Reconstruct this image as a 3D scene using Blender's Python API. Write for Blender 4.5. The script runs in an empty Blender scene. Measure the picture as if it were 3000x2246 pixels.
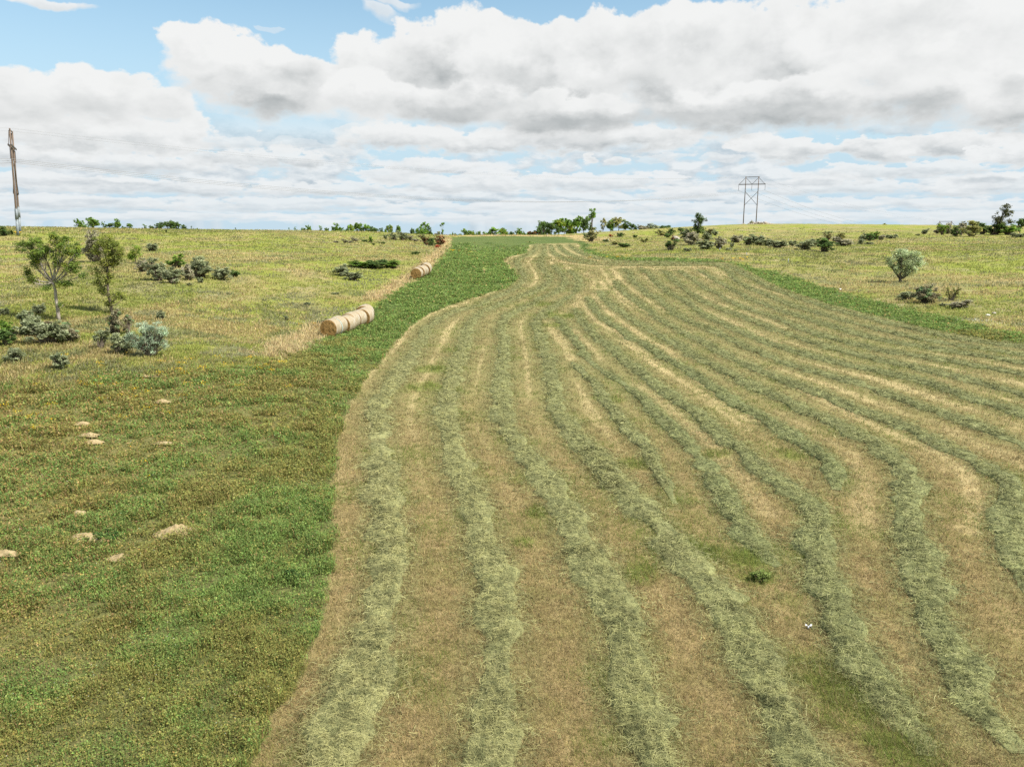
import bpy, math, random
import numpy as np
from mathutils import Matrix, Vector

S = bpy.context.scene
COL = S.collection
rng = np.random.default_rng(7)
R = math.radians
CAMZ = 12.0
YS = 1.125
PITCH = math.atan(463/2250)
F = 2250.0                      # focal length in pixels of the 3000 px wide photograph
CP, SP = math.cos(PITCH), math.sin(PITCH)

# ---------------------------------------------------------------- pixel helpers (used only to lay the place out)
def ray(px, py):
    px = np.asarray(px, float); py = np.asarray(py, float)
    a = (px-1500)/F; b = (1123-py)/F
    return np.stack([a, CP+b*SP, -SP+b*CP], -1)
def V(*p):   # full-view tracing coordinates -> photo pixels
    return [(x/0.73733, y/0.73733) for x, y in p]
def Z(x0, y0, s, *p):
    return [(x0+x/s, y0+y/s) for x, y in p]
R1 = lambda *p: Z(700,1600,2.011,*p)
R2 = lambda *p: Z(1800,1600,1.8433,*p)
R3 = lambda *p: Z(900,1000,2.212,*p)
R4 = lambda *p: Z(1700,1000,1.7015,*p)
R5 = lambda *p: Z(1400,680,2.4578,*p)
R6 = lambda *p: Z(2100,750,2.4578,*p)

# ---------------------------------------------------------------- terrain
ctrl = []
def cv(x, y, D):
    d = ray(x/0.73733, y/0.73733)
    D *= YS
    ctrl.append((D*d[0]/d[1], D, D*d[2]/d[1]))
for c in [(0,840,40),(330,810,42),(620,770,50),(325,765,46),(128,693,60),(0,690,58),(0,600,92),(0,520,145),(0,490,195),(400,590,92),(400,520,152),(400,497,205),
          (250,495,200),(550,499,210),(700,660,78),(700,560,118),(700,510,188),(700,501,218),(850,503,232),(720,727,64),(805,668,77),(905,604,103),(860,520,200),
          (1100,508,252),(970,512,238),(1240,511,250),(1120,548,165),(1262,524,212),(1350,500,262),(1430,494,275),(1500,491,285),(1607,486,328),(1680,484.5,318),(1900,485,290),(2212,489,250),
          (1500,550,137),(1700,545,142),(1700,515,205),(1945,605,100),(1945,540,152),(2212,620,86),(2212,540,137),(2212,735,58),(1640,584,112),
          (1542,567,122),(1250,565,128),(1500,520,190),(37,508,150),(2100,500,235)]:
    cv(*c)
for x, y, z in [(0,8,-11.7),(0,16,-11.7),(0,30,-11.4),(0,45,-11.0),(0,64,-10.5),(0,85,-9.3),(0,103,-8.2),(0,200,-4.9),
                (-12,16,-11.4),(-24,25,-10.7),(-30,14,-11.0),(20,20,-11.7),(40,30,-11.4),(25,45,-11.0),(20,80,-9.6),(60,40,-11.0),(60,10,-11.6),(-60,20,-10.2),
                (0,300,-5.6),(0,400,-11),(-150,330,-6),(-100,280,-3.4),(-300,300,-8),(110,420,-9),(239,375,-20),(225,340,-9),(0,800,-28),(-500,700,-28),(500,700,-34),(400,400,-16),
                (0,1600,-48),(-1200,1500,-48),(1200,1500,-50),(-100,-60,-12),(100,-60,-12),(0,-300,-18),(-500,0,-12),(500,0,-16),(0,-1500,-40),(-1500,0,-40),(1500,0,-40)]:
    ctrl.append((x, y*YS, z))
ctrl = np.array(ctrl)
def _u(r2):
    return r2*np.log(np.maximum(r2, 1e-9))*0.5
_sc = 100.0
cxy = ctrl[:, :2]/_sc
_n = len(ctrl)
_K = _u(((cxy[:, None]-cxy[None])**2).sum(-1)) + np.eye(_n)*0.004
_P = np.c_[np.ones(_n), cxy]
_A = np.block([[_K, _P], [_P.T, np.zeros((3, 3))]])
_w = np.linalg.solve(_A, np.r_[ctrl[:, 2], np.zeros(3)])
def vnoise(x, y, seed=0):
    xi = np.floor(x).astype(np.int64); yi = np.floor(y).astype(np.int64)
    fx = x-xi; fy = y-yi
    fx = fx*fx*(3-2*fx); fy = fy*fy*(3-2*fy)
    def h(a, b):
        n = (a*374761393 + b*668265263 + seed*974634777) & 0xffffffff
        n = ((n ^ (n >> 13))*1274126177) & 0xffffffff
        n = n ^ (n >> 16)
        return (n & 0xffff)/65535.0
    return (h(xi, yi)*(1-fx)+h(xi+1, yi)*fx)*(1-fy)+(h(xi, yi+1)*(1-fx)+h(xi+1, yi+1)*fx)*fy
def fbm(x, y, seed=0, o=4):
    s = 0; a = 0.5; t = 0
    for i in range(o):
        s = s+a*vnoise(x*2**i+i*17.3, y*2**i-i*9.1, seed+i); t += a; a *= .5
    return s/t
def zt(x, y, bumps=True):
    x = np.asarray(x, float); y = np.asarray(y, float)
    sh = np.broadcast(x, y).shape
    xf = np.broadcast_to(x, sh).ravel(); yf = np.broadcast_to(y, sh).ravel()
    out = np.empty(xf.shape)
    for i in range(0, len(xf), 60000):
        q = np.c_[xf[i:i+60000], yf[i:i+60000]]/_sc
        r2 = ((q[:, None]-cxy[None])**2).sum(-1)
        out[i:i+60000] = _u(r2)@_w[:_n] + _w[_n]+q@_w[_n+1:]
    if bumps:
        out = out + (fbm(xf/9, yf/9, 5, 3)-.5)*.22
    return (out+CAMZ).reshape(sh)
def hit(px, py, far=420.0):
    """ground point seen at a photo pixel (arrays)"""
    d = ray(px, py); d = d.reshape(-1, 3)
    ts = np.geomspace(8, far, 420)
    res = np.zeros((len(d), 3))
    for i, v in enumerate(d):
        v = v/v[1]
        P = np.c_[v[0]*ts, ts, CAMZ+v[2]*ts]
        below = P[:, 2] < zt(P[:, 0], P[:, 1])
        k = int(np.argmax(below)) if below.any() else len(ts)-1
        lo, hi = ts[max(k-1, 0)], ts[k]
        for _ in range(18):
            m = .5*(lo+hi)
            if CAMZ+v[2]*m < zt(v[0]*m, m): hi = m
            else: lo = m
        res[i] = (v[0]*hi, hi, float(zt(v[0]*hi, hi)))
    return res
def hits(pts):
    a = np.array(pts, float)
    return hit(a[:, 0], a[:, 1])
def project(P):
    P = np.asarray(P, float).reshape(-1, 3)
    dz = P[:, 2]-CAMZ
    depth = P[:, 1]*CP-dz*SP
    return 1500+F*P[:, 0]/depth, 1123-F*(P[:, 1]*SP+dz*CP)/depth, depth

# ---------------------------------------------------------------- mesh helpers
def mesh_np(name, verts, faces, mat=None, cols=None, smooth=False, attrs=None):
    """verts (n,3); faces: list of int arrays (m,k)"""
    me = bpy.data.meshes.new(name)
    verts = np.ascontiguousarray(verts, np.float32)
    me.vertices.add(len(verts)); me.vertices.foreach_set('co', verts.ravel())
    faces = [f for f in faces if len(f)]
    li = np.concatenate([f.ravel() for f in faces]).astype(np.int32)
    tot = np.concatenate([np.full(len(f), f.shape[1], np.int32) for f in faces])
    st = np.r_[0, np.cumsum(tot)[:-1]].astype(np.int32)
    me.loops.add(len(li)); me.loops.foreach_set('vertex_index', li)
    me.polygons.add(len(tot)); me.polygons.foreach_set('loop_start', st)
    try: me.polygons.foreach_set('loop_total', tot)
    except Exception: pass
    me.update(calc_edges=True)
    if cols is not None:
        a = me.attributes.new('Col', 'FLOAT_COLOR', 'POINT')
        c = np.ones((len(verts), 4), np.float32); c[:, :3] = cols
        a.data.foreach_set('color', c.ravel())
    for k, v in (attrs or {}).items():
        a = me.attributes.new(k, 'FLOAT_COLOR', 'POINT')
        c = np.ones((len(verts), 4), np.float32); c[:, :v.shape[1]] = v
        a.data.foreach_set('color', c.ravel())
    me.polygons.foreach_set('use_smooth', np.full(len(tot), smooth))
    me.validate()
    if mat is not None: me.materials.append(mat)
    return me
def obj(name, me, parent=None, loc=(0, 0, 0), rot=0.0):
    o = bpy.data.objects.new(name, me); COL.objects.link(o)
    o.location = loc; o.rotation_euler = (0, 0, rot)
    if parent is not None: o.parent = parent
    return o
def tag(o, label, cat, group=None, kind=None):
    o['label'] = label; o['category'] = cat
    if group: o['group'] = group
    if kind: o['kind'] = kind
    return o
def empty(name, loc, label, cat, group=None, rot=0.0):
    o = bpy.data.objects.new(name, None); COL.objects.link(o)
    o.location = loc; o.rotation_euler = (0, 0, rot); o.empty_display_size = .3
    return tag(o, label, cat, group)
class MB:
    """collects tubes and boxes into one mesh"""
    def __init__(s): s.v = []; s.f4 = []; s.f3 = []; s.n = 0
    def add(s, v, f):
        v = np.asarray(v, float)
        for q in f:
            q = [i+s.n for i in q]
            (s.f4 if len(q) == 4 else s.f3).append(q)
        s.v.append(v); s.n += len(v)
    def tube(s, pts, rad, k=8, cap=True):
        pts = np.asarray(pts, float); n = len(pts)
        rad = np.broadcast_to(np.asarray(rad, float), (n,))
        t = np.gradient(pts, axis=0) if n > 2 else np.repeat((pts[-1]-pts[0])[None], n, 0)
        t /= np.linalg.norm(t, axis=1)[:, None]+1e-12
        up = np.array([0, 0, 1.0]) if abs(t[0, 2]) < .9 else np.array([1.0, 0, 0])
        a = np.cross(t, up); a /= np.linalg.norm(a, axis=1)[:, None]+1e-12
        b = np.cross(t, a)
        th = np.linspace(0, 2*np.pi, k, endpoint=False)
        ring = pts[:, None]+rad[:, None, None]*(np.cos(th)[None, :, None]*a[:, None]+np.sin(th)[None, :, None]*b[:, None])
        f = []
        for i in range(n-1):
            for j in range(k):
                f.append((i*k+j, i*k+(j+1) % k, (i+1)*k+(j+1) % k, (i+1)*k+j))
        v = ring.reshape(-1, 3)
        if cap:
            v = np.vstack([v, pts[:1], pts[-1:]])
            for j in range(k):
                f.append((n*k, (j+1) % k, j)); f.append((n*k+1, (n-1)*k+j, (n-1)*k+(j+1) % k))
        s.add(v, f)
    def bar(s, p, q, w, h):
        p = np.asarray(p, float); q = np.asarray(q, float)
        t = (q-p)/np.linalg.norm(q-p)
        up = np.array([0, 0, 1.0]) if abs(t[2]) < .95 else np.array([1.0, 0, 0])
        a = np.cross(t, up); a /= np.linalg.norm(a); b = np.cross(a, t)
        v = []
        for e in (p, q):
            for i, j in ((-1, -1), (1, -1), (1, 1), (-1, 1)):
                v.append(e+a*i*w/2+b*j*h/2)
        s.add(v, [(0, 1, 2, 3), (7, 6, 5, 4), (0, 4, 5, 1), (1, 5, 6, 2), (2, 6, 7, 3), (3, 7, 4, 0)])
    def mesh(s, name, mat, smooth=False, cols=None):
        f = []
        if s.f4: f.append(np.array(s.f4, np.int32))
        if s.f3: f.append(np.array(s.f3, np.int32))
        return mesh_np(name, np.vstack(s.v), f, mat, cols, smooth)

# ---------------------------------------------------------------- materials
def new_mat(name):
    m = bpy.data.materials.new(name); m.use_nodes = True
    nt = m.node_tree; nt.nodes.clear()
    return m, nt
class NT:
    def __init__(s, nt): s.nt = nt
    def n(s, t, **k):
        x = s.nt.nodes.new(t)
        for a, b in k.items(): setattr(x, a, b)
        return x
    def l(s, a, b): s.nt.links.new(a, b)
    def put(s, sock, v):
        if isinstance(v, bpy.types.NodeSocket): s.l(v, sock)
        elif v is not None:
            if hasattr(sock.default_value, '__len__') and not hasattr(v, '__len__'): v = (v,)*len(sock.default_value)
            if hasattr(sock.default_value, '__len__') and len(sock.default_value) == 4 and len(v) == 3: v = tuple(v)+(1,)
            sock.default_value = v
    def m(s, op, a, b=None, c=None, clamp=False):
        x = s.n('ShaderNodeMath', operation=op, use_clamp=clamp)
        for i, v in enumerate((a, b, c)):
            if v is not None: s.put(x.inputs[i], v)
        return x.outputs[0]
    def vm(s, op, a, b=None, c=None):
        x = s.n('ShaderNodeVectorMath', operation=op)
        for i, v in enumerate((a, b, c)):
            if v is not None: s.put(x.inputs[i], v)
        return x.outputs['Value'] if op in ('LENGTH', 'DOT_PRODUCT', 'DISTANCE') else x.outputs[0]
    def mix(s, f, a, b, mode='MIX'):
        x = s.n('ShaderNodeMix', data_type='RGBA', blend_type=mode, clamp_factor=True)
        s.put(x.inputs[0], f); s.put(x.inputs[6], a); s.put(x.inputs[7], b)
        return x.outputs[2]
    def noise(s, vec, scale, detail=4, rough=.55, out=0, dist=0.0):
        x = s.n('ShaderNodeTexNoise')
        if vec is not None: s.l(vec, x.inputs['Vector'])
        x.inputs['Scale'].default_value = scale; x.inputs['Detail'].default_value = detail
        x.inputs['Roughness'].default_value = rough; x.inputs['Distortion'].default_value = dist
        return x.outputs[out]
    def step(s, v, a, b, lo=0.0, hi=1.0):
        x = s.n('ShaderNodeMapRange', interpolation_type='SMOOTHSTEP')
        s.put(x.inputs['Value'], v)
        for k, q in (('From Min', a), ('From Max', b), ('To Min', lo), ('To Max', hi)): s.put(x.inputs[k], q)
        return x.outputs[0]
    def sep(s, v):
        x = s.n('ShaderNodeSeparateXYZ'); s.l(v, x.inputs[0]); return x.outputs
    def comb(s, a, b, c=0.0):
        x = s.n('ShaderNodeCombineXYZ')
        for i, v in enumerate((a, b, c)): s.put(x.inputs[i], v)
        return x.outputs[0]
    def attr(s, name):
        return s.n('ShaderNodeAttribute', attribute_name=name)
def surf(N, color, rough=.9, bump=None, bstr=.5, bdist=.05, trans=0.0, spec=.2, metal=0.0):
    out = N.n('ShaderNodeOutputMaterial')
    p = N.n('ShaderNodeBsdfPrincipled')
    N.put(p.inputs['Base Color'], color); p.inputs['Roughness'].default_value = rough
    p.inputs['Specular IOR Level'].default_value = spec; p.inputs['Metallic'].default_value = metal
    if bump is not None:
        b = N.n('ShaderNodeBump'); b.inputs['Strength'].default_value = bstr; b.inputs['Distance'].default_value = bdist
        N.l(bump, b.inputs['Height']); N.l(b.outputs[0], p.inputs['Normal'])
    if trans > 0:
        t = N.n('ShaderNodeBsdfTranslucent'); N.put(t.inputs['Color'], color)
        mx = N.n('ShaderNodeMixShader'); mx.inputs[0].default_value = trans
        N.l(p.outputs[0], mx.inputs[1]); N.l(t.outputs[0], mx.inputs[2]); N.l(mx.outputs[0], out.inputs[0])
    else: N.l(p.outputs[0], out.inputs[0])
def veg_mat(name, tint=(1, 1, 1), trans=.3):
    """leaf / blade material: colour carried per blade, broken up by noise"""
    m, nt = new_mat(name); N = NT(nt)
    c = N.attr('Col').outputs['Color']
    g = N.n('ShaderNodeNewGeometry').outputs['Position']
    f = N.step(N.noise(g, 1.3, 3), .3, .7, .82, 1.18)
    c2 = N.vm('MULTIPLY', c, N.comb(N.m('MULTIPLY', f, tint[0]), N.m('MULTIPLY', f, tint[1]), N.m('MULTIPLY', f, tint[2])))
    surf(N, c2, .75, trans=trans, spec=.15)
    return m
def plain_mat(name, col, col2, scale=6, rough=.85, bstr=.4, metal=0.0, spec=.3, stretch=None):
    m, nt = new_mat(name); N = NT(nt)
    tc = N.n('ShaderNodeTexCoord').outputs['Object']
    if stretch: tc = N.vm('MULTIPLY', tc, stretch)
    n1 = N.noise(tc, scale, 5, .6)
    c = N.mix(N.step(n1, .35, .65), col, col2)
    surf(N, c, rough, n1, bstr, .03, metal=metal, spec=spec)
    return m
# ---------------------------------------------------------------- field outlines, traced once and turned into ground coordinates
def world(pts, pre=(), post=()):
    w = hits(pts)[:, :2].tolist()
    return np.array(list(pre)+w+list(post))
def smooth_line(P, step):
    P = np.asarray(P, float)
    Q = np.vstack([2*P[0]-P[1], P, 2*P[-1]-P[-2]])
    out = []
    for i in range(1, len(Q)-2):
        p0, p1, p2, p3 = Q[i-1:i+3]
        n = max(2, int(np.linalg.norm(p2-p1)/step*1.5))
        t = np.linspace(0, 1, n, endpoint=False)[:, None]
        out.append(.5*((2*p1)+(-p0+p2)*t+(2*p0-5*p1+4*p2-p3)*t**2+(-p0+3*p1-3*p2+p3)*t**3))
    out = np.vstack(out+[P[-1:]])
    d = np.r_[0, np.cumsum(np.linalg.norm(np.diff(out, axis=0), axis=1))]
    s = np.arange(0, d[-1], step)
    return np.c_[np.interp(s, d, out[:, 0]), np.interp(s, d, out[:, 1])]
EDGE_A = V((530,1656),(600,1540),(650,1440),(690,1340),(712,1230),(718,1130),(722,1050),(730,960),(742,900),(775,845),(830,770),(862,730),(893,700),(935,675),(1000,650),(1060,632),(1095,622),(1112,608),(1115,595),(1105,585),(1090,570),(1087,561),(1100,554),(1138,547),(1141,540),(1144,529))
TOP_M = V((1180,526.5),(1220,525),(1250,525))
EDGE_R = R5((745,130),(830,165),(950,195),(1050,206),(1300,213),(1700,220))+R6((60,45),(250,120),(500,240),(700,310),(900,370),(1100,420),(1300,470),(1500,520),(1800,580),(2212,640))
wA = world(EDGE_A, pre=[(-7.6, 6.0*YS), (-7.0, 9.0*YS)]); wT = world(TOP_M)
wR = world(EDGE_R, post=[(51.0, 48.0*YS), (56.0, 30.0*YS), (60.0, 6.0*YS)])
POLY_MOWN = np.vstack([smooth_line(wA, 1.0), wT, smooth_line(wR, 2.0)])
EDGE_B = V((0,842),(150,826),(330,812),(450,800),(540,788),(620,770),(680,738),(720,718),(805,666),(830,648),(870,622),(905,602),(932,580),(955,557),(966,535),(970,513))
FAR_H = V((1000,510.5),(1100,510),(1200,511),(1243,512))
EDGE_S = V((1256,517),(1275,530))+R5((800,110),(900,160),(1050,186),(1300,191),(1650,199),(1800,218))+R6((300,95),(500,140),(700,205),(900,260),(1100,320),(1400,390),(1600,440),(1900,500),(2212,570))
wB = world(EDGE_B, pre=[(-90, 34.0*YS), (-46, 38.0*YS)]); wH = world(FAR_H)
wS = world(EDGE_S, post=[(54.0, 48.0*YS), (60.0, 30.0*YS), (66.0, 6.0*YS)])
POLY_ALF = np.vstack([[(-90, 4.0)], smooth_line(wB, 1.5), wH, smooth_line(wS, 2.0), [(66.0, 4.0)]])   # everything sown: green stand, mown field and margins
def seg_dist(x, y, L, closed=False):
    a = L; b = np.roll(L, -1, 0)
    if not closed: a, b = L[:-1], L[1:]
    best = np.full(x.shape, 1e9)
    for (ax, ay), (bx, by) in zip(a, b):
        dx, dy = bx-ax, by-ay
        t = np.clip(((x-ax)*dx+(y-ay)*dy)/(dx*dx+dy*dy+1e-12), 0, 1)
        best = np.minimum(best, (x-ax-t*dx)**2+(y-ay-t*dy)**2)
    return np.sqrt(best)
def inside(x, y, L):
    c = np.zeros(x.shape, bool)
    for (ax, ay), (bx, by) in zip(L, np.roll(L, -1, 0)):
        k = (ay > y) != (by > y)
        c ^= k & (x < (bx-ax)*(y-ay)/(by-ay+1e-12)+ax)
    return c
def sd(x, y, L):
    d = seg_dist(x, y, L, True)
    return np.where(inside(x, y, L), d, -d)
def sstep(v, a, b):
    t = np.clip((v-a)/(b-a), 0, 1); return t*t*(3-2*t)

# ---------------------------------------------------------------- windrows: centre lines and half widths
WR = []
def wr(pts, w, label, tone=0.0, post=(), pre=()):
    WR.append(dict(P=smooth_line(world(pts, pre=pre, post=post), .5), w=w, label=label, tone=tone))
wr(R1((520,1299),(610,1050),(700,850),(790,650),(840,480),(870,300),(880,150),(900,20))+R3((515,1250),(510,1150),(500,1000),(490,850),(475,700),(455,560),(470,400),(540,280),(620,180),(690,80),(740,0))+V((925,710),(950,690),(985,672))+R5((0,530),(100,480),(220,430),(300,380),(332,320),(312,260),(285,215),(325,180),(390,150),(420,110),(425,86)),
   .82, 'pale hay windrow nearest the unmown green stand, following its bent edge', -.25, pre=[(-4.9, 8.0*YS)])
wr(R1((1450,1299),(1490,1050),(1505,850),(1530,680),(1535,520),(1510,350),(1490,200),(1470,60))+R3((1170,1380),(1150,1300),(1110,1150),(1060,1000),(1000,880),(965,750),(930,640),(900,550),(880,420),(930,280),(965,150),(1000,60),(1025,0))+R5((-60,690),(0,600),(110,540),(250,485),(380,440),(480,390),(518,330),(480,270),(445,215),(470,180),(480,140),(478,86)),
   .85, 'pale hay windrow second from the unmown green stand, broken by a gap', -.15, pre=[(-.9, 8.0*YS)])
wr([(1905,2246)]+R2((150,1000),(60,641),(-30,276))+R1((2030,20))+R3((1800,1400),(1750,1250),(1680,1100),(1600,1000),(1550,900),(1465,800),(1400,700),(1330,600),(1270,500),(1250,400),(1255,300),(1270,150),(1275,0))+R5((170,720),(190,640),(240,590),(350,540),(450,480),(560,430),(620,380),(620,320),(570,270),(545,235)),
   .85, 'hay windrow third from the unmown green stand, winding up the middle of the field', 0, pre=[(3.5, 8.5*YS)])
wr(R2((1060,1191),(955,1000),(870,830),(800,680),(740,560),(670,450),(600,350),(530,250),(450,170),(370,80),(330,0))+R4((460,1000),(390,920),(320,850),(250,780),(180,700),(120,620),(60,540))+R3((2000,950),(1930,850),(1850,750),(1770,650),(1690,550),(1630,450),(1610,350),(1590,250),(1550,100),(1520,0))+R5((440,720),(425,660),(455,600),(530,550),(600,505),(665,465),(715,410),(725,360),(700,310),(655,272)),
   .8, 'thick hay windrow crossing left of the white scrap in the mown field', .1, pre=[(6.6, 9.0*YS)])
wr(R4((470,810),(425,690),(370,600),(310,520),(250,450),(200,380),(135,300),(70,210))+R3((1810,240),(1760,165),(1725,130)),
   .55, 'short thin hay windrow ending in the middle foreground between two long ones', .2)
wr(R2((890,110),(830,80),(770,20))+R4((870,1010),(800,930),(750,850),(720,770),(670,690),(620,610),(560,540),(500,480),(440,410),(370,350),(310,290),(240,230),(150,170),(60,110),(5,40))+R5((730,830),(660,720),(600,650),(572,595)),
   .72, 'dark green hay windrow that ends beside a bright green weed clump', .5)
wr(R2((1660,1130),(1590,1010),(1520,900),(1450,800),(1390,710),(1330,620),(1280,520),(1235,420),(1205,330),(1180,250),(1150,180),(1115,100),(1100,20))+R4((1200,970),(1200,880),(1130,800),(1050,750),(970,690),(890,620),(820,550),(740,490),(660,430),(580,365),(500,310),(430,255),(350,200),(280,140),(200,80),(130,15))+R5((880,780),(800,700),(735,620),(695,545)),
   .78, 'hay windrow that passes just right of the white scrap', .35)
wr(R4((1262,740),(1272,680),(1235,610),(1160,540),(1080,490),(1000,440),(920,390),(830,340),(740,280),(650,220),(560,160),(470,110),(380,60),(300,0))+R5((1120,780),(1030,710),(930,640),(840,550),(785,465)),
   .75, 'dark green hay windrow with a blunt near end in the right half of the field', .6)
wr(R2((2190,1120),(2130,1050),(2060,960),(2000,880),(1920,800),(1880,700),(1830,580),(1760,480),(1710,370),(1690,280),(1660,180),(1640,80),(1620,10))+R4((1640,980),(1632,900),(1640,830),(1650,750),(1640,690),(1590,620),(1520,550),(1420,490),(1320,440),(1230,390),(1120,350),(1020,300),(920,250),(820,200),(720,150),(625,100),(540,50),(460,0))+R5((1350,770),(1200,680),(1050,590),(930,500),(870,420)),
   .85, 'long hay windrow reaching the bottom right corner of the view', .3)
W10 = R4((2190,1100),(2150,1000),(2150,900),(2140,800),(2120,710),(2040,650),(1960,600),(1860,550),(1760,500),(1660,450),(1570,410),(1480,370),(1380,340),(1280,300),(1180,255),(1080,218),(980,180),(880,140),(790,100))+R5((1800,890),(1650,810),(1500,730),(1350,650),(1230,570),(1130,490),(1040,420),(985,350))
wr(R2((2240,260),(2190,140))+W10, .8, 'hay windrow bending sharply near the right border of the view', .3)
_w10 = world(W10); _w10 = _w10[np.argsort(_w10[:, 1])]
_d = np.arange(24.0, 119.0, 3.0)*YS
_x10 = np.interp(_d, _w10[:, 1], _w10[:, 0])
_rs = wR[np.argsort(wR[:, 1])]
_xr = np.interp(_d, _rs[:, 1], _rs[:, 0])-1.4
_xr = np.where(_d > 108*YS, np.interp(108*YS, _d, _xr)+0*_d, _xr)
ORD = ['first', 'second', 'third', 'fourth', 'fifth', 'sixth']
for k in range(1, 6):
    f = k/7.0
    P = np.c_[_x10*(1-f)+_xr*f + (fbm(_d/14, _d*0+k*7.7, 3, 2)-.5)*1.6, _d]
    t = np.interp(f, [0, 1], [118*YS, 112*YS])
    P = P[P[:, 1] < t+1.0]
    WR.append(dict(P=smooth_line(P, .5), w=.82, tone=.2+.1*(k % 3), label='hay windrow in the far right of the field, %s right of the sharply bending one' % ORD[k-1]))
def tail(f):
    P = np.c_[_x10*(1-f)+_xr*f, _d]; return P[(P[:, 1] < 103*YS)]
for f, h, lab in ((6/7.0, R5((1800,275),(1650,232),(1300,226),(950,220),(750,200),(640,152),(578,92)), 'hay windrow one row in from the right green margin, curving left along the far edge'),
                  (1.0, R5((1900,290),(1740,228),(1400,219),(1000,208),(830,183),(730,142),(655,92)), 'outermost hay windrow along the right green margin and the far edge')):
    P = np.vstack([tail(f), world(h)])
    WR.append(dict(P=smooth_line(P, .5), w=.85, tone=.3, label=lab))
wr(R5((1560,241),(1300,240),(1000,238),(800,228),(650,203),(560,160),(522,92)), .8, 'short hay windrow curving along the far headland inside two longer ones', .2)

def win_dist(x, y):
    """distance to the nearest windrow centre line, relative to its half width"""
    best = np.full(x.shape, 9.0)
    for w in WR:
        L = w['P'][::5]
        if len(L) < 2: continue
        bb = (x > L[:, 0].min()-4) & (x < L[:, 0].max()+4) & (y > L[:, 1].min()-4) & (y < L[:, 1].max()+4)
        if bb.any():
            best[bb] = np.minimum(best[bb], seg_dist(x[bb], y[bb], L)/w['w'])
    return best
TAN_LINES = [(world(V((600,768),(680,722),(705,705))), 2.2, .8), (world(V((815,645),(865,612),(900,588),(925,572),(950,550),(962,530),(966,513))), 2.0, 1.0), (world(V((968,509.2),(1100,508.8),(1250,509.5))), 5.0, 1.0),
             (world(V((1256,512),(1280,519))), 7.0, .9), (world(V((945,548),(955,545))), 1.8, 1.0), (world(V((1052,566),(1040,600),(1027,640))), .33, 1.0)]
TRACKS = [(R5((880,260),(960,370),(1030,460),(1150,540),(1300,620),(1500,720),(1700,830),(1900,920))+R4((1000,190),(1200,290),(1450,410),(1700,520),(1850,595),(1930,680),(1950,780)), .42, .9),
          (R5((990,280),(1060,370),(1150,440),(1250,510),(1400,590)), .4, .75), (R5((1180,260),(1220,330),(1330,410),(1500,500),(1700,590),(1900,680),(2100,770),(2212,820)), .42, .9),
          (R5((1510,405),(1660,480),(1850,560),(2050,625),(2212,692)), .4, .8), (R5((1480,270),(1560,330),(1700,420),(1900,510),(2100,590),(2212,640)), .4, .8), (R5((1550,250),(1650,330),(1850,430),(2050,520),(2212,582)), .42, .85),
          (R5((1680,240),(1800,318),(2000,395),(2212,458)), .42, .8), (R5((720,450),(770,540),(830,620),(920,680),(1010,730),(1100,800),(1250,900)), .38, .85), (R5((840,440),(880,510),(960,590),(1100,690),(1250,790),(1400,870))+R4((480,110),(620,210),(760,310),(900,400)), .5, .9),
          (R5((480,640),(540,720),(600,800),(650,860),(700,930)), .36, .85), (R5((520,650),(585,730),(640,800),(700,870)), .3, .7), (R5((660,680),(740,760),(820,840),(900,930)), .4, .8),
          (R5((490,92),(520,170),(600,210),(750,235),(880,250)), .5, .8), (R5((545,96),(590,150),(700,190),(900,222)), .5, .8), (R5((600,96),(690,150),(800,190),(1000,212)), .5, .7), (R5((380,160),(330,230),(360,300),(330,370),(200,440)), .5, .35),
          (R4((250,20),(400,130),(560,230),(700,310),(850,400)), .45, .7), (R4((280,210),(400,300),(520,400),(640,500),(760,640),(860,760),(950,860)), .6, .6), (R4((1330,560),(1400,640),(1420,760),(1400,880),(1420,1000)), .6, .5), (R4((1900,620),(1950,720),(1955,840),(1940,960)), .5, .6)]
TRACKS = [(smooth_line(world(p), 1.5), w*.9, k*.82) for p, w, k in TRACKS]
LUSH = [(R3((790,290)), 1.6), (R3((880,300)), 1.2), (R5((560,670)), 1.3), (R5((520,600)), 1.6), (R5((640,600)), 1.6), (R3((2150,800)), 1.0), (R3((1990,380)), 1.0), (R2((780,170)), .55), (R2((1300,800)), 1.5), (R2((1400,900)), 1.2),
        (R2((1500,1080)), .9), (R2((480,30)), .8), (R2((120,150)), .6), (R3((1500,1110)), .6), (R3((820,180)), 1.6), (R3((1420,1300)), .4), (R5((480,520)), 2.0), (R3((930,60)), 1.2), (R2((700,70)), .8), (R4((660,560)), .8), (R4((1040,570)), .8)]
LUSH = [(hits(p)[0], r) for p, r in LUSH]
PATCH = V((352,871),(180,918),(194,944),(205,959),(352,960),(180,1165),(380,1153),(265,1208),(22,1199),(170,1112),(330,814),(390,950))
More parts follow.
